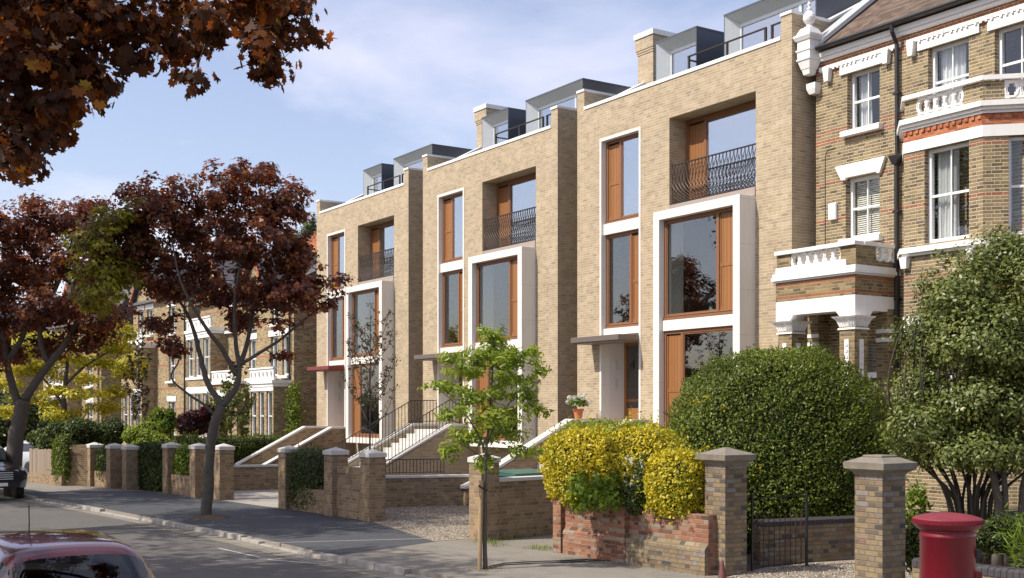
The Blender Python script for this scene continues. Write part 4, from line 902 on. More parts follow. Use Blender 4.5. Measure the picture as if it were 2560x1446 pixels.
# iron gate, standing open
o = empty('iron_gate', (3.98, 19.62, 0), math.atan2(.5471, .8371), 'thin black iron gate standing open beside the pointed brick pier', 'gate')
g = MB(); g.box(0, 1.3, -.008, .008, 1.22, 1.235); g.box(0, 1.3, -.012, .012, .50, .515); g.box(0, 1.3, -.012, .012, .06, .08); g.box(0.0, .03, -.015, .015, .02, 1.30); g.build('frame', M['black'], o)
for i in range(9): g = MB(); x = .15+i*.128; g.tube([(x, 0, .05), (x, 0, 1.0+.0*i)], .008, 5); g.build('bar', M['rust'], o)
g = MB(); g.tube([(1.31, 0, 0), (1.31, 0, 1.3)], .028, 6); g.build('post', M['black'], o)
g = MB(); g.tube([(0, 0, 0), (0, 0, 1.35)], .028, 6); g.xf(Matrix.Translation((3.79, 19.47, 0))); tag(g.build('gate_hanging_post', M['black']), 'black iron hanging post against the side of the pointed brick pier', 'post')
# small cone at the pier foot
c_ = MB(); c_.lathe([(.075, 0), (.07, .02), (.03, .24), (.018, .29), (.01, .30)], 16); o = c_.build('marker_cone', plain('dull_red_plastic', (.13, .045, .04), .5), smooth=True); o.location = (3.36, 18.86, 0); tag(o, 'small dark red cone at the foot of the pointed brick pier', 'cone')
# timber fence, ivy wall and things by the far drive
o = empty('timber_fence', (-18.1, 44.3, 0), math.atan2(41.9-44.3, -15.9+18.1), 'weathered timber board fence on a low brick plinth, left of the ivy', 'fence')
Lf = math.hypot(2.2, 2.4); m_ = MB()
for i in range(22): x = i*Lf/22; h = random.uniform(-.03, .03); m_.box(x+.003, x+Lf/22-.003, -.02+random.uniform(-.006, .006), .01, .35, 1.25+h)
m_.build('board_panel', M['fence'], o); m_ = MB(); m_.box(0, Lf, -.1, .1, -.1, .349); m_.build('plinth', M['buffdark'], o)
wall_between((-16.0, 42.1), (PR['a'].x-.2, PR['a'].y+.1), 1.45, 'dark shaded brick end wall between the ivy and the leftmost pier', th=.3, gap=0)
o = empty('recycling_crate', (-18.6, 43.2, 0), R(-20), 'pale blue plastic crate on the pavement beside the fence', 'crate')
m_ = MB(); m_.frustum(0, 0, .62, .42, .0, .74, .5, .40); m_.box(-.40, .40, -.28, .28, .401, .45); m_.build('tub', plain('blue_plastic', (.16, .20, .36), .4, 0, .05), o, bevel=.01)
m_ = MB(); m_.box(-.25, .2, -.285, -.281, .08, .2); m_.build('sticker', M['paintw'], o)
# ================================================================== PILLAR BOX
o = empty('pillar_box', (4.20, 11.38, 0), R(20), 'red cast iron pillar box with a shallow domed cap at the kerb', 'post box')
M['red'] = plain('red_gloss_paint', (.155, .005, .014), .36, 0, .16, .4, 4, .3, coat=.15)
M['redtop'] = stone_mat('weathered_red_paint', (.15, .02, .03), (.24, .035, .05), 9, .5, .3, streak=.3, streakcol=(.06, .02, .02))
b = MB(); b.lathe([(.262, .30), (.255, .32), (.255, 1.475), (.262, 1.48), (.262, 1.50), (.252, 1.515), (.252, 1.53), (.262, 1.545)], 48); b.build('body', M['red'], o, smooth=True)
b = MB(); b.lathe([(.285, -.02), (.285, .27), (.262, .299)], 48); b.build('plinth', M['black'], o)
b = MB(); b.lathe([(.262, 1.546), (.285, 1.56), (.300, 1.575), (.318, 1.60), (.325, 1.61), (.325, 1.645)], 48); cp = b.build('cap', M['red'], o)
b = MB(); b.lathe([(.325, 1.6455), (.322, 1.655), (.29, 1.668), (.22, 1.688), (.12, 1.702), (.02, 1.707)], 48); b.build('dome', M['redtop'], cp, smooth=True)
b = MB()
for i in range(96):
    a = 2*math.pi*i/96; x, y = math.cos(a), math.sin(a); b.tube([(x*.3255, y*.3255, 1.612), (x*.3255, y*.3255, 1.64)], .0055, 4)
b.build('beading', M['red'], cp)
T_ = Matrix.Rotation(R(75), 4, 'Z'); b = MB(); b.box(-.14, .14, -.275, -.22, 1.28, 1.36); b.xf(T_); b.build('letter_slot', M['black'], o)
b = MB(); b.box(-.16, .16, -.27, -.2, .45, 1.15); b.xf(T_); b.build('door', M['red'], o)
# ================================================================== FLOWER POT
fp = Vector((2.02, 36.5, 0))+Vector((.5471, -.8371, 0))*1.03+Vector((.8371, .5471, 0))*(-.72)
o = empty('potted_hydrangea', (fp.x, fp.y, 2.43), 0, 'white hydrangea in a terracotta pot on the step wall of the nearest new house', 'potted plant')
b = MB(); b.lathe([(.10, 0), (.145, .24), (.165, .24), (.17, .30), (.15, .30), (.14, .27)], 24); b.build('pot', M['terra'], o, smooth=False)
q = RNG.normal(size=(420, 3)); q /= np.linalg.norm(q, axis=1, keepdims=True); q[:, 2] = np.abs(q[:, 2])*.9-.12
leaf_mesh('foliage', q*np.array([.32, .32, .34])*RNG.uniform(.6, 1, (420, 1))+np.array([0, 0, .42]), q+[0, 0, .3], .11, 'oval', M['bay'], o)
for i in range(11):
    d = np.array([math.cos(i*2.4), math.sin(i*2.4), .25+.5*(i % 3)]); d /= np.linalg.norm(d); c = d*np.array([.34, .34, .34])+np.array([0, 0, .42])
    q = RNG.normal(size=(60, 3)); q /= np.linalg.norm(q, axis=1, keepdims=True); leaf_mesh('flower_head', c+q*.075, q, .045, 'rhomb', M['petal'], o)
# ================================================================== CARS
def car(name, loc, rz, label, st, paint, glass_col=None, wheels=(.8, 3.2), wr=.31, extras='hatch', group=None, zs=1.0):
    """st: stations from the rear (y=0) forwards: (y, zlow, zmid, zbelt, ztop, w_mid, w_belt, w_top)"""
    root = empty(name, (loc[0], loc[1], loc[2] if len(loc) > 2 else -.1), rz, label, 'car', group)
    root.scale = (1, 1, zs); rows = []
    for (y, zl, zm, zb, zt_, wm, wb, wt) in st:
        h = [(0, zt_), (wt*.60, zt_-.008), (wt*.985, zt_-.04), (wb, zb), (wm, zm+(zb-zm)*.35), (wm, zm*.75+zl*.25), (wm-.05, zl)]
        rows.append([(-x, y, z) for x, z in reversed(h[1:])]+[(x, y, z) for x, z in h])
    n = len(rows[0]); vs = [p for r_ in rows for p in r_]; mb = MB(); fs = []; mi = []
    for i in range(len(rows)-1):
        for j in range(n-1):
            k = abs(j+.5-(n-1)/2); seg = int(k)           # 0,1 top; 2 side glass zone; 3.. body
            g = 0; s0, s1 = st[i], st[i+1]; cab0 = s0[4]-s0[3] > .25; cab1 = s1[4]-s1[3] > .25
            if cab0 and cab1 and seg == 2: g = 1
            if cab0 != cab1 and seg <= 1: g = 2 if cab1 else 3
            fs.append((i*n+j, i*n+j+1, (i+1)*n+j+1, (i+1)*n+j)); mi.append(g)
    fs.append(tuple(range(n))); mi.append(0); fs.append(tuple((len(rows)-1)*n+k for k in reversed(range(n)))); mi.append(0)
    me = bpy.data.meshes.new('tmp'); me.from_pydata(vs, [], fs); me.update(); 
    for _ in range(4): me.materials.append(paint)
    me.polygons.foreach_set('material_index', mi); t_ = bpy.data.objects.new('tmp', me); SC.collection.objects.link(t_)
    ss = t_.modifiers.new('s', 'SUBSURF'); ss.levels = 3; ss.render_levels = 3
    dg = bpy.context.evaluated_depsgraph_get(); ev = bpy.data.meshes.new_from_object(t_.evaluated_get(dg)); bpy.data.objects.remove(t_)
    V = np.array([v.co[:] for v in ev.vertices]); F = [list(p.vertices) for p in ev.polygons]; MI = [p.material_index for p in ev.polygons]; NR = np.array([v.normal[:] for v in ev.vertices])
    def part(sel, nm, mat, parent, off=0):
        use = [f for f, m_ in zip(F, MI) if m_ == sel]
        if not use: return None
        ids = sorted({i for f in use for i in f}); mp_ = {a: b for b, a in enumerate(ids)}
        m2 = bpy.data.meshes.new(nm); m2.from_pydata([tuple(V[i]+NR[i]*off) for i in ids], [], [[mp_[i] for i in f] for f in use]); m2.update(); m2.materials.append(mat)
        m2.polygons.foreach_set('use_smooth', [True]*len(m2.polygons)); q_ = bpy.data.objects.new(nm, m2); link(q_, parent); return q_
    body = part(0, 'body', paint, root); sg = part(1, 'side_window', M['carglass'], root); rw = part(2, 'rear_window', M['carglass'], root); ws = part(3, 'windscreen', M['carglass'], root)
    Lc = st[-1][0]; wm = max(s[5] for s in st)
    for y in wheels:
        for s in (-1, 1):
            T = Matrix.Translation((s*(wm-.11), y, wr)) @ Matrix.Rotation(R(90), 4, 'Y')
            w_ = MB(); w_.lathe([(wr*.62, -.11), (wr*.96, -.11), (wr, -.08), (wr, .08), (wr*.96, .11), (wr*.62, .11)], 28); w_.xf(T); wo = w_.build('wheel', M['rubber'], root, smooth=True)
            w_ = MB(); w_.lathe([(wr*.61, -.10), (wr*.61, .10), (wr*.1, .09)], 20); w_.xf(T); w_.build('rim', M['zinc'], wo)
    return root, body, Lc, wm
M['carglass'] = glass_mat('car_glass', (.22, .25, .26), .8, .07)
M['cherry'] = plain('dark_red_car_paint', (.075, .008, .014), .22, .35, .05, .5, 2, .02, coat=1)
M['blackcar'] = plain('black_car_paint', (.012, .011, .012), .2, .3, .05, .5, 2, .02, coat=1)
M['greycar'] = plain('silver_car_cover', (.38, .40, .43), .5, .1, .1, .4, 3, .3)
M['darkcar'] = plain('dark_blue_car_paint', (.02, .025, .04), .2, .3, .05, .5, 2, .02, coat=1)
M['lamp'] = plain('lamp_glass', (.55, .56, .58), .12, .3, .1, .6)
M['taillamp'] = plain('tail_lamp', (.3, .01, .01), .2)
HB = [(.0, .35, .55, .78, .80, .70, .66, .60), (.10, .28, .60, .98, 1.0, .80, .72, .58), (.16, .27, .60, .99, 1.02, .82, .73, .60), (.62, .26, .60, .97, 1.405, .86, .79, .59), (.80, .26, .6, .97, 1.435, .86, .795, .61), (1.9, .25, .6, .95, 1.46, .86, .795, .62), (2.30, .25, .6, .94, 1.40, .86, .78, .60), (3.0, .25, .6, .93, .96, .84, .75, .66), (3.7, .26, .58, .78, .80, .80, .70, .6), (3.95, .3, .5, .64, .66, .70, .6, .5)]
# rear window top centre of the red car lies near (-4.0, 10.5); heading follows the road
hd = math.atan2(.56, .83)   # rotation so local +y points along (-.56,.83)
ca = Vector((-.56, .83)); cr_ = Vector((.83, .56)); rear = Vector((-3.90, 10.5))-ca*.70
rc, body, Lc, wm = car('parked_car', (rear.x, rear.y, -.1), hd, 'dark red hatchback parked in the near left corner, seen from behind with its aerial up', HB, M['cherry'], zs=1.13)
m_ = MB(); m_.tube([(-.16, 1.75, 1.40), (-.17, 1.68, 1.52), (-.19, 1.60, 1.68)], .006, 5); m_.lathe([(.03, 1.40), (.012, 1.45)], 10, (-.16, 1.75)); m_.build('aerial', M['black'], rc)
for s in (-1, 1):
    m_ = MB(); m_.box(s*.66-.07, s*.66+.07, .03, .13, .68, .95); m_.build('tail_lamp', M['taillamp'], rc, bevel=.02)
m_ = MB(); m_.tube([(-.5, .35, 1.13), (0, .27, 1.10)], .012, 5); m_.build('wiper', M['black'], rc)
m_ = MB(); m_.box(-.60, -.16, .85, 1.0, .5, 1.0); m_.box(.16, .60, .85, 1.0, .5, 1.0); m_.build('seat', M['rubber'], rc)
SUVS = [(0, .4, .8, 1.1, 1.12, .86, .80, .7), (.1, .38, .8, 1.12, 1.55, .9, .83, .62), (.4, .38, .8, 1.12, 1.74, .93, .85, .66), (2.6, .38, .8, 1.10, 1.76, .93, .85, .66), (2.95, .38, .8, 1.09, 1.62, .93, .85, .64), (3.55, .38, .8, 1.06, 1.09, .93, .84, .75), (4.3, .38, .8, 1.0, 1.03, .92, .82, .7), (4.55, .4, .75, .92, .94, .84, .76, .6)]
sc = Vector((-17.15, 37.9))                       # faces the camera
hd2 = math.atan2(-.62, -.78)+math.pi; fw = Vector((.62, -.78))
rear = sc-fw*2.2; s2, _, L2, w2_ = car('parked_car', (rear.x, rear.y, -.1), math.atan2(-fw.x, fw.y), 'black sport utility car cut by the left edge, facing the camera', SUVS, M['blackcar'], wheels=(.85, 3.6), wr=.36)
for s in (-1, 1):
    m_ = MB(); m_.prism([(4.10, .78), (4.47, .74), (4.50, .84), (4.36, .96), (4.05, .98)], 'x', s*.88-.0 if s < 0 else .58, s*.58 if s < 0 else .88); m_.build('headlight', M['lamp'], s2, bevel=.02)
m_ = MB()
for k in range(4): m_.box(-.42, .42, 4.545, 4.57, .66+k*.065, .69+k*.065)
m_.build('grille', M['zinc'], s2)
m_ = MB(); m_.box(-.26, .26, 4.56, 4.58, .46, .56); m_.build('number_plate', M['paintw'], s2)
HB2 = [(y, a, b, c, d, e, f, g) for (y, a, b, c, d, e, f, g) in HB]
car('parked_car', (-19.0, 49.5, -.05), R(62), 'silver grey covered car standing in the far drive behind the big maple trunk', HB2, M['greycar'])
car('parked_car', (-19.3, 53.0, .25), R(60), 'dark blue car standing behind the silver grey car', HB2, M['darkcar'])
# ================================================================== TREES AND PLANTS
def px_blobs(L_, Y, sc_=None, dY=.0, depth=1.0):
    """(px, py, rx_px, ry_px) seen at depth Y -> world ellipsoids"""
    out_ = []
    for b in L_:
        px, py, rx, ry = b[:4]; y = Y+(b[4] if len(b) > 4 else random.uniform(-dY, dY)); k = y/FPX
        c = pt(px, py, y); out_.append(((c.x, c.y, c.z), (rx*k, max(rx, ry)*k*depth, ry*k), rx*ry))
    return out_
def crown(root, blobs, n_cl, per, crad, size, tpl, mat, flat=.6, up=.9, name='crown', gap=None):
    tot = sum(b[2] for b in blobs); bl = [(c, r, max(1, round(n_cl*w_/tot))) for c, r, w_ in blobs]
    C, O = in_blobs(bl, 1.0)
    if gap:      # open pockets of sky between the sprays
        g = gap; v = np.sin(C[:, 0]*g+1.3*np.sin(C[:, 2]*g*.7))+np.sin(C[:, 2]*g*1.15+1.1*np.sin(C[:, 0]*g*.6+2))+.8*np.sin(C[:, 1]*g*.8+C[:, 0]*g*.5); ok = v > (-.95 if g > 3.9 else -.8); C, O = C[ok], O[ok]
    P, NR, S, RD = leaf_cloud(C, per, crad, flat, up, size, outw=O)
    leaf_mesh(name, P, NR, S, tpl, M[mat], root, RD); return C
def P3(L_, Y): return [pt(p[0], p[1], Y+(p[2] if len(p) > 2 else 0)) for p in L_]
# --- copper maple in the middle
root = empty('copper_maple')

tag(root, 'copper leaved street maple whose forked trunk stands between the buff piers', 'tree', 'copper maples')
bl = px_blobs([(420, 495, 105, 65), (590, 470, 115, 66), (700, 510, 78, 75), (470, 590, 150, 85), (640, 600, 150, 90), (745, 640, 62, 75), (420, 690, 85, 60), (560, 705, 130, 65), (690, 730, 110, 62), (350, 590, 80, 70), (285, 640, 70, 70), (270, 560, 50, 40),
    (850, 712, 34, 22), (790, 765, 50, 34), (425, 868, 44, 26), (400, 800, 62, 34), (600, 800, 60, 30), (700, 815, 60, 24), (715, 890, 40, 18), (590, 920, 14, 16), (320, 480, 32, 18), (650, 425, 50, 26), (770, 700, 55, 50), (345, 560, 70, 50)], 29.6, dY=.9, depth=.95)
tips = crown(root, bl, 1180, 36, .26, .125, 'maple_s', 'copper', flat=.65, up=.8, gap=5.2)
limbs = [(P3([(514, 1297), (520, 1220), (523, 1130), (537, 1060), (556, 1016)], 29.6), .145, .115),
    (P3([(556, 1016), (520, 960), (503, 900), (488, 840, .3), (468, 785, .5), (430, 720, .8), (400, 640, 1)], 29.6), .085, .018),
    (P3([(556, 1016), (590, 970), (597, 920), (590, 860), (586, 760, -.3), (600, 650, -.4), (590, 540, -.4)], 29.6), .09, .018),
    (P3([(597, 920), (618, 860, .2), (632, 780, .4), (664, 700, .6), (690, 600, .6)], 29.6), .07, .018),
    (P3([(590, 940), (560, 880, -.2), (525, 835, -.5), (490, 780, -.7), (450, 700, -.8), (430, 600, -.6)], 29.6), .07, .018),
    (P3([(602, 912), (650, 882), (700, 850, .1), (760, 800, .2), (810, 765, .2), (855, 728, .2)], 29.6), .05, .012),
    (P3([(540, 1040), (510, 1012), (470, 985), (428, 945), (446, 905), (450, 868)], 29.6), .04, .014)]
limb_tree(root, limbs, tips)
bl = px_blobs([(290, 600, 95, 72), (250, 690, 66, 56), (320, 545, 62, 40), (245, 590, 45, 45), (300, 690, 56, 46), (240, 750, 50, 40)], 29.4, dY=.7)
t2 = crown(root, [(c_, (r_[0]*1.25, r_[1]*1.3, r_[2]*1.25), w_) for c_, r_, w_ in bl], 300, 24, .27, .135, 'maple_s', 'olive', name='olive_foliage', gap=4.3); root.children[-1]['label'] = 'olive green leaved patch on the left of the crown'
# soil ring
tp = MB(); tp.lathe([(.55, 0), (.42, .035), (.2, .07), (.02, .08)], 18); o = tp.build('tree_pit', M['soil']); o.location = (-7.6, 29.5, .005); tag(o, kind='structure')
# --- big maple at the left edge
root = empty('copper_maple', (0, 0, 0)); tag(root, 'big copper maple with a thick grey trunk at the left edge behind the black car', 'tree', 'copper maples')
bl = px_blobs([(40, 560, 120, 66), (165, 560, 115, 60), (60, 680, 170, 90), (220, 650, 100, 80), (120, 780, 165, 66), (-90, 650, 150, 140), (255, 770, 66, 60), (10, 845, 90, 34), (225, 515, 55, 22), (100, 510, 60, 26), (-60, 820, 100, 60), (190, 850, 70, 34), (250, 840, 40, 30), (120, 870, 70, 30), (30, 885, 60, 26), (250, 800, 50, 50), (-60, 900, 80, 40)], 38.5, dY=1.4)
tips = crown(root, bl, 1080, 38, .35, .155, 'maple_s', 'copper', flat=.65, up=.8, gap=4.0)
limbs = [(P3([(32, 1240), (38, 1120), (48, 1050), (60, 1000)], 38.2), .27, .22), (P3([(60, 1000), (105, 935), (168, 850), (212, 760, .5), (240, 680, .6)], 38.2), .155, .04),
    (P3([(45, 1010), (22, 930), (10, 860), (-10, 780), (-20, 680)], 38.2), .14, .04), (P3([(20, 905), (60, 830), (74, 740), (90, 620)], 38.2), .11, .03), (P3([(120, 905), (100, 850), (112, 780), (150, 700), (180, 600)], 38.2), .10, .03)]
limb_tree(root, limbs, tips, twig_r=.018)
# --- near maple whose boughs hang into the top left
root = empty('copper_maple', (0, 0, 0)); tag(root, 'near copper maple, only its large leaved boughs hanging into the top left of the view', 'tree', 'copper maples')
OB = [(60, 45, 130, 85), (195, 55, 105, 72), (60, 150, 105, 62), (165, 165, 95, 62), (235, 205, 50, 48), (70, 262, 95, 52), (170, 268, 66, 36), (40, 340, 52, 42), (138, 342, 32, 30), (66, 425, 36, 30), (40, 385, 40, 30), (300, 50, 60, 55), (330, 140, 55, 38),
    (400, 90, 56, 42), (460, 120, 52, 48), (488, 205, 28, 28), (530, 60, 54, 48), (640, 50, 56, 52), (720, 45, 62, 55), (650, 130, 50, 42), (690, 178, 36, 26), (790, 88, 28, 15), (450, 20, 50, 28), (590, 15, 50, 28), (260, -40, 260, 50), (650, -50, 160, 40)]
bl = px_blobs(OB, 10.6, dY=.8, depth=1.5)
tips = crown(root, bl, 400, 15, .17, .118, 'maple', 'copper_near', flat=.8, up=.35)
limbs = [([(-8.2, 7.2, -.1), (-8.0, 7.5, 2.5), (-7.2, 8.2, 4.6)], .30, .22), ([Vector((-7.2, 8.2, 4.6)), pt(-180, 190, 9.6), pt(0, 183, 10.3), pt(70, 188, 10.5), pt(110, 212, 10.6), pt(165, 213, 10.7)], .10, .018),
    ([Vector((-7.2, 8.2, 4.6)), Vector((-5.8, 9.2, 6.2)), pt(60, -60, 10.4), pt(300, -70, 10.6), pt(520, -40, 10.8), pt(740, 20, 11)], .16, .012), ([pt(150, -70, 10.5), pt(140, 60, 10.6), pt(152, 120, 10.6), pt(155, 180, 10.6)], .03, .012),
    ([Vector((-6.9, 8.4, 5.0)), Vector((-7.5, 9.5, 7.5)), Vector((-8, 10, 9))], .16, .03)]
limb_tree(root, limbs, tips, twig_r=.008, taper=.003)
bl = [((-7.2, 9.2, 8.4), (1.8, 2.4, 1.4), 1), ((-5.0, 7.4, 7.6), (1.6, 1.6, 1.1), .8), ((-9.5, 8, 7.6), (2.2, 2.6, 1.6), 1)]
crown(root, bl, 110, 26, .34, .17, 'maple_s', 'copper_near', name='upper_crown')
# --- young street tree with its stake
root = empty('young_street_tree', (0, 0, 0)); tag(root, 'slim young green leaved street tree tied to a stake, in front of the gravel drive', 'tree')
YB = [(1232, 838, 42, 26), (1215, 890, 75, 30), (1290, 900, 66, 22), (1130, 895, 34, 12), (1170, 925, 66, 26), (1270, 945, 80, 30), (1330, 880, 30, 12), (1345, 930, 24, 12), (1110, 965, 50, 16), (1190, 985, 90, 32), (1310, 985, 46, 22), (1355, 1030, 14, 10), (1240, 1040, 80, 30), (1140, 1035, 50, 20), (1320, 1020, 34, 16), (1190, 1085, 50, 26), (1270, 1085, 56, 20), (1125, 1130, 24, 26), (1160, 1090, 30, 20), (1215, 1150, 30, 34), (1300, 1128, 34, 12), (1345, 1128, 20, 7), (1245, 870, 40, 26)]
tips = crown(root, [(c_, r_, w_**.7) for c_, r_, w_ in px_blobs(YB, 20.0, dY=.5)], 300, 19, .17, .105, 'lance', 'young', flat=.6, up=.55)
limb_tree(root, [(P3([(1213, 1426), (1212, 1340), (1213, 1250), (1214, 1150), (1222, 1060), (1230, 950), (1234, 845)], 20), .042, .008), (P3([(1214, 1120), (1240, 1060, .2), (1290, 985, .2), (1330, 940, .3)], 20), .016, .005), (P3([(1214, 1130), (1180, 1060), (1140, 1010), (1090, 970)], 20), .016, .005), (P3([(1215, 1150), (1150, 1110, -.1), (1120, 1120, -.1)], 20), .010, .004), (P3([(1216, 1140), (1270, 1125), (1340, 1125)], 20), .010, .004)], tips, twig_r=.006, taper=.0025)
s_ = pt(1199, 1426, 19.95); root = empty('tree_stake', (s_.x, s_.y, 0)); tag(root, 'round pale timber stake tied to the young street tree', 'stake')
m_ = MB(); m_.tube([(0, 0, -.1), (.012, 0, .8), (.03, 0, 1.5)], [.036, .036, .034], 10); m_.build('post', M['stake'], root); m_ = MB(); m_.tube([(-.02, -.04, 1.42), (.08, -.045, 1.36), (.135, 0, 1.34), (.08, .045, 1.36), (-.02, .04, 1.42)], .014, 5); m_.build('tie', M['black'], root)
# --- upright narrow pear trees and bare young trees
def whip(name, label, px, py, Y, spread, top, n, mat, size, nb=13, r0=.035, per=5, grp=None, start=None):
    root = empty(name, (0, 0, 0)); tag(root, label, 'tree', grp); b = pt(px, py, Y); H_ = (py-top)/FPX*Y; w_ = spread/FPX*Y; limbs = [([Vector((b.x, b.y, 0)), b.lerp(b+Vector((0, 0, H_)), .4), b+Vector((.02, 0, H_))], r0, .005)]; tips = []
    for i in range(nb):
        a = i*2.39996; f = .12+.62*i/nb; s = b+Vector((0, 0, H_*f)); l = w_*(1.05-.65*abs(f-.35)); e = s+Vector((math.cos(a)*l, math.sin(a)*l, H_*(.26+.12*random.random())*(1.1-.5*f)))
        m1 = s.lerp(e, .5)+Vector((math.cos(a), math.sin(a), -.4))*l*.22; limbs.append(([s, m1, e], r0*.38, .004))
        for k in range(n//nb): t_ = .3+.7*random.random(); q_ = (s.lerp(m1, t_)).lerp(m1.lerp(e, t_), t_); tips.append(tuple(q_+Vector([random.gauss(0, w_*.10) for _ in range(3)])))
    for k in range(n//5): tips.append((b.x+random.gauss(0, w_*.16), b.y+random.gauss(0, w_*.16), b.z+H_*random.uniform(.3, 1.0)))
    P, NR, S, RD = leaf_cloud(np.array(tips), per, w_*.12, 1, .3, size); leaf_mesh('crown', P, NR, S, 'oval', M[mat], root, RD); limb_tree(root, limbs, tips, twig_r=.006, taper=.003)
whip('narrow_pear_tree', 'narrow upright tree with sparse dark leaves in front of the third new house', 925, 1120, 33.0, 66, 760, 260, 'pear', .075, nb=18)
whip('bare_young_tree', 'slender dusty green young tree in front of the gabled brick house', 345, 1120, 45, 30, 835, 240, 'pear', .10, nb=12, r0=.03, per=6)
whip('multi_stem_shrub', 'pale stemmed small tree behind the copper maple trunk', 578, 1125, 46, 55, 945, 300, 'holly', .12, nb=16, r0=.04, per=8)
# --- golden leaved tree
root = empty('golden_tree', (0, 0, 0)); tag(root, 'bright yellow leaved tree behind the big maple, in layered sprays', 'tree')
GB = [(40, 880, 70, 18), (60, 925, 60, 14), (30, 960, 50, 14), (120, 850, 60, 14), (225, 860, 56, 16), (280, 810, 26, 34), (300, 870, 44, 20), (250, 905, 66, 16), (310, 925, 40, 20), (190, 945, 60, 12), (130, 975, 40, 14), (120, 1010, 30, 10), (220, 985, 50, 12), (295, 975, 38, 16), (240, 830, 40, 14), (60, 1000, 36, 12), (170, 900, 60, 12), (330, 905, 26, 16), (60, 840, 60, 16), (260, 770, 20, 26)]
GB += [(310, 840, 30, 30), (340, 930, 24, 24), (100, 920, 80, 16), (150, 1035, 50, 14), (260, 1020, 50, 14), (30, 1030, 40, 14), (80, 870, 80, 18)]
tips = crown(root, px_blobs(GB, 50, dY=1.6, depth=1.4), 560, 34, .42, .16, 'rhomb', 'goldtree', flat=.5, up=.8)
limb_tree(root, [(P3([(165, 1170), (163, 1080), (160, 1000), (166, 930), (172, 850)], 50), .17, .05), (P3([(162, 1020), (120, 960), (60, 900), (20, 870)], 50), .07, .02), (P3([(165, 960), (220, 910), (290, 870), (320, 850)], 50), .07, .02), (P3([(172, 860), (220, 800), (280, 780)], 50), .05, .02)], tips, twig_r=.015)
# --- bushes
def shell(c, r, n, p=2.0, lo=.86, half=False):
    d = RNG.normal(size=(n, 3)); d /= np.linalg.norm(d, axis=1, keepdims=True)
    if half: d[:, 2] = np.where(d[:, 2] < -.5, -d[:, 2], d[:, 2])
    s = (np.sum(np.abs(d)**p, 1)**(1/p))[:, None]; q = d/s
    ph = (np.sin(q[:, 0]*7+c[0])*np.sin(q[:, 1]*6+c[1]*2)*np.sin(q[:, 2]*7+1)*.035+np.sin(q[:, 0]*15+c[1])*np.sin(q[:, 2]*17+c[0])*.03)*(1 if half is False else half)
    k = lo+(1.03-lo)*RNG.random((n, 1))**.6+ph[:, None]
    return np.array(c)+q*np.array(r)*k, d
def bush(name, label, cat, parts, mat, size, tpl='oval', p=2.0, core=True, group=None, up=.35, rndshift=0):
    """parts: (centre, radii, count)"""
    root = empty(name, (0, 0, 0)); tag(root, label, cat, group); Ps = []; Ns = []
    keep = []
    for c, r, n in parts:
        P, d = shell(c, r, n, p); ok = np.ones(len(P), bool)
        for c2, r2, _ in parts:
            if c2 is c: continue
            ok &= np.sum(np.abs((P-np.array(c2))/(np.array(r2)*.85))**p, 1) > 1
        Ps.append(P[ok]); Ns.append(d[ok])
        m_ = max(4, int(n*.010)); Q, E_ = shell(c, r, m_, p, .96); k = 7; t_ = np.tile(np.linspace(0, size*2.2, k), m_)[:, None]; Q = np.repeat(Q, k, 0)+np.repeat(E_*.7+RNG.normal(size=E_.shape)*.3+[0, 0, .4], k, 0)*t_; Ps.append(Q); Ns.append(np.repeat(E_, k, 0))
    P = np.concatenate(Ps); D = np.concatenate(Ns); NR = D*.5+RNG.normal(size=P.shape)*.55; NR[:, 2] += up
    ok = P[:, 2] > .03; P, NR, D = P[ok], NR[ok], D[ok]
    low = .5+.5*np.sin(P[:, 0]*2.1)*np.sin(P[:, 2]*2.7+1)
    leaf_mesh('foliage', P, NR, size*RNG.uniform(.7, 1.25, len(P)), tpl, M[mat], root, RNG.random(len(P))*.75+.25*low+rndshift, heading=D*.6+np.array([0, 0, .5]))
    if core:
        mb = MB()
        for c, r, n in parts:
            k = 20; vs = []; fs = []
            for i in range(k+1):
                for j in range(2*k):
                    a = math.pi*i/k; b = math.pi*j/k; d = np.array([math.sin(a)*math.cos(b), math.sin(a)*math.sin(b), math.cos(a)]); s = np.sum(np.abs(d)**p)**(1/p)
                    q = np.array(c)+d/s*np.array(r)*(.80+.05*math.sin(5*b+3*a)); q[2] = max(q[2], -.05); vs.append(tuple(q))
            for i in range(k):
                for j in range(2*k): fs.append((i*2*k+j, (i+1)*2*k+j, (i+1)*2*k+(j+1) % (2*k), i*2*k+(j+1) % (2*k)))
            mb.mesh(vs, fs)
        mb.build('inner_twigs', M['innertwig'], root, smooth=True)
    return root
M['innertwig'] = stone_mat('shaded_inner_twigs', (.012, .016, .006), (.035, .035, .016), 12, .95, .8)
rb = bush('clipped_bay_bush', 'huge rounded dark green clipped bush behind the iron gate', 'bush', [((5.22, 23.05, 1.72), (2.22, 1.4, 2.16), 90000)], 'bay', .055, p=2.25)
q = np.array([tuple(pt(x, y, 21.75)) for x, y in ((1735, 1005), (1765, 990), (1812, 1020), (1840, 1055), (1884, 1190), (1895, 1165))])
P, NR, S, RD = leaf_cloud(q, 9, .11, .7, .5, .06); leaf_mesh('yellow_sprigs', P, NR, S, 'oval', M['gold'], rb, RD)
wd = Vector((3.22-.93, 19.35-22.5)).normalized(); wn = Vector((-wd.y, wd.x)) * -1      # wn points to the street
def along(s, d, z): return (.93+wd.x*s-wn.x*d, 22.5+wd.y*s-wn.y*d, z)
wn = Vector((-.81, -.59))
rb = empty('golden_privet_hedge'); tag(rb, 'bright yellow privet hedge bulging over the red brick wall', 'hedge')
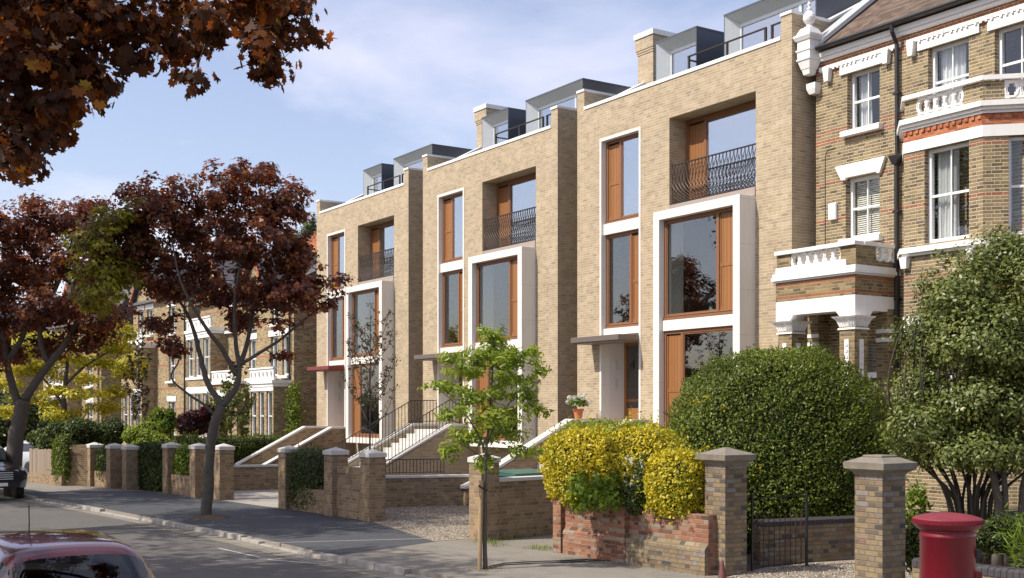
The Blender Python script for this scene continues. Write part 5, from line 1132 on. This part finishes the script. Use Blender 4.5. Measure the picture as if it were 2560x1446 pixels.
def runhedge(s0, s1, th, z0, z1, n, d=.2):
    a = along(s0, d, 0); b = along(s1, d, 0); l = (s1-s0)/2; c = ((a[0]+b[0])/2, (a[1]+b[1])/2, (z0+z1)/2); ang = math.atan2(b[1]-a[1], b[0]-a[0])
    P, D = shell((0, 0, 0), (l, th, (z1-z0)/2), n, 3.0, .80); P = P*(1+.03*np.sin(P[:, 0:1]*4.3+1)+.03*np.sin(P[:, 2:3]*5))
    m_ = int(n*.012); Q, E_ = shell((0, 0, 0), (l, th, (z1-z0)/2), m_, 3.0, .95); k = 9; t_ = np.tile(np.linspace(0, .20, k), m_)[:, None]; Q = np.repeat(Q, k, 0)+np.repeat(E_*.6+RNG.normal(size=E_.shape)*.3+[0, 0, .35], k, 0)*t_
    P = np.concatenate([P, Q+RNG.normal(size=Q.shape)*.012]); D = np.concatenate([D, np.repeat(E_, k, 0)])
    R_ = np.array([[math.cos(ang), -math.sin(ang), 0], [math.sin(ang), math.cos(ang), 0], [0, 0, 1]]); return P @ R_.T+np.array(c), D @ R_.T, (c, ang, l, th, (z1-z0)/2)
Ps, Ds, Cs = zip(*[runhedge(-.45, 1.45, .60, .86, 2.36, 17000), runhedge(.9, 2.75, .58, 1.0, 2.42, 15000, .32), runhedge(2.48, 3.62, .46, .86, 2.0, 10500, .12)])
P = np.concatenate(Ps); D = np.concatenate(Ds); NR = D*.5+RNG.normal(size=P.shape)*.55; NR[:, 2] += .35; tone = .5+.5*np.sin(P[:, 0]*3.1+P[:, 2]*2)*np.sin(P[:, 1]*2.7)
leaf_mesh('foliage', P, NR, .058*RNG.uniform(.6, 1.3, len(P)), 'oval', M['gold'], rb, (.04+.6*RNG.random(len(P))+.34*tone), heading=D*.6+np.array([0, 0, .5]))
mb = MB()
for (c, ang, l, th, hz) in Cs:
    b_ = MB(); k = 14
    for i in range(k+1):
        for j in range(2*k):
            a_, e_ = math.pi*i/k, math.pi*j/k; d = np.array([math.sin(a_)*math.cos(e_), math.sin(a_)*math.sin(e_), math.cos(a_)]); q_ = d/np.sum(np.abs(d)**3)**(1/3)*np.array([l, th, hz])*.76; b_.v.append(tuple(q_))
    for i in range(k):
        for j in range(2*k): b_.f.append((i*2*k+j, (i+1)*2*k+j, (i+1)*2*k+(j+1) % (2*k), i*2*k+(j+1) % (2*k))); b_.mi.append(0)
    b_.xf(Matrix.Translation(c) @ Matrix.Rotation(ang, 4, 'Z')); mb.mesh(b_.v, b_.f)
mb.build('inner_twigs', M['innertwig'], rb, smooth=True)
q = []; 
for _ in range(70): q.append(along(random.uniform(.95, 2.1), -.42+random.uniform(-.12, .1), random.uniform(.95, 1.55)))
P, NR, S, RD = leaf_cloud(np.array(q), 12, .14, .8, .4, .11); leaf_mesh('green_seedling_leaves', P, NR, S, 'maple_s', M['lime'], rb, RD)
q = [along(random.uniform(-.2, 2.2), .25+random.uniform(-.3, .4), random.uniform(2.32, 2.50)) for _ in range(60)]
P, NR, S, RD = leaf_cloud(np.array(q), 14, .14, .5, .4, .06); leaf_mesh('green_top_shoots', P, NR, S, 'oval', M['young'], rb, RD)
rb = bush('white_flowering_shrub', 'dark shrub with small white flowers in the gap of the yellow hedge', 'shrub', [(along(2.22, -.02, 1.25), (.30, .34, .42), 2600), (along(2.42, .0, 1.62), (.24, .34, .36), 2000)], 'hedge', .05)
q = [along(2.32+random.uniform(-.3, .3), -.30+random.uniform(-.08, .08), random.uniform(1.3, 1.95)) for _ in range(24)]
P, NR, S, RD = leaf_cloud(np.array(q), 12, .035, 1, .2, .03); leaf_mesh('flower', P, NR, S, 'rhomb', M['petal'], rb, RD)
# holly tree on the right
root = empty('evergreen_tree', (0, 0, 0)); tag(root, 'loose glossy evergreen tree with many bare lower stems at the right edge', 'tree')
HBL = [(2300, 1060, 80, 60), (2420, 1130, 120, 40), (2530, 1120, 90, 50), (2400, 720, 90, 90), (2515, 665, 110, 95), (2330, 850, 90, 80), (2470, 850, 140, 100), (2310, 985, 90, 75), (2460, 1000, 140, 90), (2610, 880, 130, 160), (2570, 630, 50, 34), (2350, 1085, 78, 50), (2480, 1100, 100, 45), (2600, 700, 90, 90), (2280, 1120, 50, 40), (2390, 780, 100, 70)]
bl = px_blobs(HBL, 19.6, dY=.6, depth=1.0)
tips = crown(root, bl, 1500, 54, .26, .068, 'oval', 'holly', flat=1.0, up=.5)
HL = []
for i in range(26):
    a = (i % 15)/14; x0 = 2380+110*a+random.uniform(-8, 8); HL.append((P3([(x0+10, 1420), (x0+random.uniform(-14, 14), 1250, random.uniform(-.2, .2)), (x0-90+220*a+random.uniform(-30, 30), 1120, random.uniform(-.5, .5)), (x0-150+340*a+random.uniform(-30, 30), 960, random.uniform(-.6, .6)), (x0-120+300*a, 800, random.uniform(-.5, .5))], 19.6), random.uniform(.022, .04), .007))
for x0, x1, r in ((2492, 2455, .085), (2512, 2500, .06), (2555, 2590, .09)): pass
limb_tree(root, HL, tips[::2], twig_r=.008, mat='dktwig', tipmat='dktwig', nm='stems')
limb_tree(root, [(P3([(x0, 1420), (x0+2, 1250), ((x0+x1)/2, 1150), (x1, 1000), (x1, 800)], 19.3), r, .02) for x0, x1, r in ((2492, 2455, .085), (2512, 2500, .06), (2555, 2590, .09))], None)
G2 = 'shrubs in the right hand garden'
def mnd(label, px, py, Y, rx, rz, n, mat, size, name='garden_shrub', ry=None, tpl='oval', cat='shrub', grp=None, z=None, p=2.0, core=True):
    c = pt(px, py, Y); zc = c.z if z is None else z
    ry = ry or rx*.8; L4 = [((c.x, c.y, zc-rz*.15), (rx*.8, ry*.8, rz*.8), n//3)]
    for i in range(6):
        a = i*1.05+px; k = random.uniform(.35, .6); L4.append(((c.x+math.cos(a)*rx*.62, c.y+math.sin(a)*ry*.5, zc+random.uniform(-.45, .62)*rz), (rx*k, ry*k, rz*k), n//7))
    return bush(name, label, cat, L4, mat, size, tpl, group=grp, p=p, core=core)
mnd('grey green low shrub between the flat topped pier and the pillar box', 2300, 1375, 16.9, .32, .42, 2600, 'holly', .045, grp=G2)
mnd('dense low shrub right of the pillar box under the evergreen', 2500, 1335, 17.6, .62, .32, 5000, 'hedge', .05, grp=G2)
mnd('lime green grassy plant at the right edge by the low wall', 2575, 1370, 15.4, .28, .30, 260, 'lime', .17, 'grassy_plant', tpl='blade', grp=G2, core=False)
mnd('light green weeds behind the flat topped pier', 2292, 1262, 21.0, .22, .34, 900, 'lime', .07, grp=G2, core=False)
mnd('dark undergrowth below the evergreen stems', 2400, 1330, 21.0, 1.3, .40, 7000, 'hedge', .06, grp=G2)
# hedges and shrubs of the other gardens
def hedgebox(label, A, B, th, z0, z1, n, mat, size, name='hedge', grp=None, p=5.0, cat='hedge'):
    c = ((A[0]+B[0])/2, (A[1]+B[1])/2); l = math.hypot(B[0]-A[0], B[1]-A[1])/2
    r = bush(name, label, cat, [((0, 0, (z0+z1)/2), (l, th, (z1-z0)/2), n)], mat, size, 'oval', p=p, group=grp); r.location = (c[0], c[1], 0); r.rotation_euler = (0, 0, math.atan2(B[1]-A[1], B[0]-A[0])); return r
hedgebox('clipped dark yew block behind the low wall right of the paved drive', (-6.0, 32.5), (-4.75, 30.9), .42, 0, 1.62, 9000, 'hedge', .06)
hedgebox('bright lime green leafy shrub above the sunlit low wall', (-10.9, 38.7), (-9.9, 37.4), .4, .1, 1.55, 6000, 'lime', .08, p=3)
hedgebox('dark ivy covered wall between two buff piers', (-12.95, 40.6), (-11.45, 39.0), .22, 0, 1.55, 9000, 'hedge', .08, name='ivy_hedge')
hedgebox('glossy ivy mass right of the timber fence', (-16.5, 42.7), (-15.7, 41.9), .26, 0, 1.75, 5000, 'bay', .09, name='ivy_mound', p=3)
hedgebox('dark green shrub between the two leftmost buff piers', (-14.6, 42.1), (-13.9, 41.2), .35, 0, 1.4, 4000, 'hedge', .07, p=3)
hedgebox('long leafy hedge left of the steps of the farthest new house', (-13.8, 52.0), (-10.3, 54.0), .6, 0, 1.55, 12000, 'bay', .08)
hedgebox('dark leafy hedge behind the piers near the paved drive', (-12.6, 43.2), (-10.6, 41.4), .5, 0, 1.75, 9000, 'bay', .09, p=3)
mnd('dark purple leaved shrub left of the maple trunk', 490, 1052, 46, .75, .62, 4000, 'darkred', .10, cat='shrub')
mnd('green feathery conifer left of the purple shrub', 400, 1065, 44, .6, 1.05, 4500, 'lime', .09, name='conifer', cat='tree')
mnd('dark evergreen shrub above the timber fence', 175, 1100, 46.5, 1.2, .8, 7000, 'hedge', .11)
mnd('dark shrub behind the leftmost pier', 245, 1090, 47, 1.0, .8, 5000, 'hedge', .11)
mnd('leafy bush over the ivy wall', 365, 1100, 43, .85, .6, 5000, 'young', .09)
mnd('dark shrub beside the silver grey car', 128, 1110, 48, .9, .7, 4000, 'hedge', .11)
mnd('green mass of foliage behind the big maple trunk', 5, 1040, 62, 3.0, 2.2, 8000, 'hedge', .2)
root = empty('lollipop_bush', (0, 0, 0)); tag(root, 'small round headed clipped bush on a thin stem behind the leftmost pier', 'shrub')
c = pt(205, 1075, 47); P, d = shell(tuple(c), (.2, .2, .18), 700); leaf_mesh('foliage', P, d+RNG.normal(size=P.shape)*.5, .07, 'oval', M['hedge'], root)
m_ = MB(); m_.tube([(c.x, c.y, 0), (c.x, c.y, c.z)], .02, 5); m_.build('stem', M['twig'], root)
# climbing plant on the far house corner
root = empty('climbing_plant', (0, 0, 0)); tag(root, 'climbing plant up the corner of the old brick house beside the third new house', 'climber')
q = [tuple(pt(735+random.gauss(0, 7), random.uniform(960, 1090), 55.2)) for _ in range(90)]; P, NR, S, RD = leaf_cloud(np.array(q), 14, .25, 1, .3, .12); leaf_mesh('foliage', P, NR, S, 'oval', M['lime'], root, RD)
# tree beyond the roofs
root = empty('distant_tree', (0, 0, 0)); tag(root, 'dark tree rising behind the roof left of the third new house', 'tree')
tips = crown(root, px_blobs([(775, 565, 22, 26), (760, 600, 30, 30), (780, 620, 24, 30)], 78), 60, 40, .5, .22, 'rhomb', 'hedge'); limb_tree(root, [(P3([(772, 1050), (772, 800), (772, 600)], 78), .2, .05)], None)
# trees across the street, outside the frame: they dapple the road and show in the panes
for i, (x, y, z, rx, rz, n, trunk) in enumerate(((-15.3, 25.6, 12.2, 4.3, 2.8, 235, 9), (-14.6, 15.8, 11.6, 4.0, 2.6, 190, 9), (-21.5, 33.5, 12.2, 4.2, 2.8, 140, 9), (-20, 20, 10, 4.2, 3.4, 120, 7))):
    root = empty('street_plane_tree', (0, 0, 0)); tag(root, 'leafy street tree across the road, outside the left of the view', 'tree', 'trees across the road')
    tips = crown(root, [((x, y, z), (rx, rx, rz), 1)], n, 42, .85, .26, 'rhomb', 'bay', flat=.7)
    limb_tree(root, [([(x, y, -.1), (x+.1, y, 3), (x, y+.1, 6), (x, y, z)], .30, .08)]+[([(x, y, 5), (x+math.cos(a)*rx*.4, y+math.sin(a)*rx*.4, z-2), (x+math.cos(a)*rx*.75, y+math.sin(a)*rx*.75, z)], .12, .03) for a in (0, 1.3, 2.5, 3.8, 5)], tips[::3], twig_r=.03)
# ================================================================== SMALL THINGS ON THE GROUND
def grass(spots, n, h=.07):
    C = np.repeat(np.array(spots), n, axis=0)+RNG.normal(size=(len(spots)*n, 3))*np.array([.13, .10, 0]); NR = RNG.normal(size=C.shape); NR[:, 2] = 0
    o = leaf_mesh('grass', C, NR, h*RNG.uniform(.5, 1.4, len(C)), 'blade', M['lime'], None, heading=np.array([0, 0, 1.5])); tag(o, 'tufts of grass and weeds along the wall feet and path edge', 'grass', kind='stuff')
grass([tuple(gp(x, y)) for x, y in ((1345, 1372), (1372, 1376), (1360, 1372), (1300, 1344), (1340, 1336), (1370, 1333), (1260, 1350), (1225, 1358), (1240, 1366), (1480, 1388), (1590, 1408), (1700, 1424), (1330, 1340), (1285, 1347))]+[(-.6, 24.0, 0), (1.0, 24.6, 0)], 70)
def debris(region, n, label):
    (x0, y0), (x1, y1), wd_ = region; t_ = RNG.random(n)[:, None]; C = np.concatenate([np.array([x0, y0])+(np.array([x1, y1])-np.array([x0, y0]))*t_, np.full((n, 1), .012)], 1); C[:, :2] += RNG.normal(size=(n, 2))*wd_
    return C
C = np.concatenate([debris(((.9, 22.2), (3.2, 19.0), .10), 260, ''), debris(((-.5, 19.9), (-.4, 19.8), .22), 160, ''), debris(((-7.6, 29.4), (-7.5, 29.3), .5), 200, ''), debris(((-4, 28.3), (-1, 24.4), .3), 120, '')])
NR = RNG.normal(size=C.shape)*.3; NR[:, 2] = 1; o = leaf_mesh('fallen_leaves', C, NR, RNG.uniform(.02, .05, len(C)), 'rhomb', M['litter'] if 'litter' in M else leaf_mat('leaf_litter', [(0, (.12, .08, .04)), (.6, (.32, .24, .12)), (1, (.5, .42, .28))], .1)); tag(o, 'dry leaf litter lying at the wall foot and round the tree bases', 'leaf litter', kind='stuff')
# loose gravel stones over the gravel drives
def pebbles(poly, n):
    P = np.array(poly); lo, hi = P.min(0), P.max(0); q = lo+(hi-lo)*RNG.random((n*2, 2)); ins = np.zeros(len(q), bool); j = len(P)-1
    for i in range(len(P)):
        a, b = P[i], P[j]; c = ((a[1] > q[:, 1]) != (b[1] > q[:, 1])) & (q[:, 0] < (b[0]-a[0])*(q[:, 1]-a[1])/(b[1]-a[1]+1e-12)+a[0]); ins ^= c; j = i
    return np.concatenate([q[ins], np.full((ins.sum(), 1), .016)], 1)
C = np.concatenate([pebbles([(-.8, 24.9), (-1.6, 24.2), (-3.3, 28.3), (-4.0, 29.5), (-3.9, 32.3), (-1.0, 33.2), (1.0, 31)], 17000), pebbles([(3.75, 19.2), (3.5, 18.9), (4.9, 16.4), (6.2, 16.4), (7, 21), (5, 20.6)], 9000)])
NR = RNG.normal(size=C.shape)*.45; NR[:, 2] += 1; o = leaf_mesh('loose_gravel', C, NR, RNG.uniform(.02, .045, len(C)), 'rhomb', leaf_mat('gravel_stone', [(0, (.12, .10, .08)), (.4, (.28, .235, .18)), (.8, (.42, .36, .28)), (1, (.62, .58, .50))], 0, rough=.8, spec=.2)); tag(o, 'loose stones lying on the gravel drives', 'gravel', kind='stuff')
for k, off in enumerate((0, .07)):
    m_ = MB(); m_.tube([(*gp(x, y+off*60).xy, .012) for x, y in ((1218, 1419), (1260, 1410), (1330, 1406), (1400, 1404), (1480, 1400), (1560, 1398), (1640, 1404))], .009, 5); o = m_.build('ground_cable', M['black']); tag(o, 'thin black cable lying across the pavement behind the staked tree', 'cable', 'cables on the pavement')
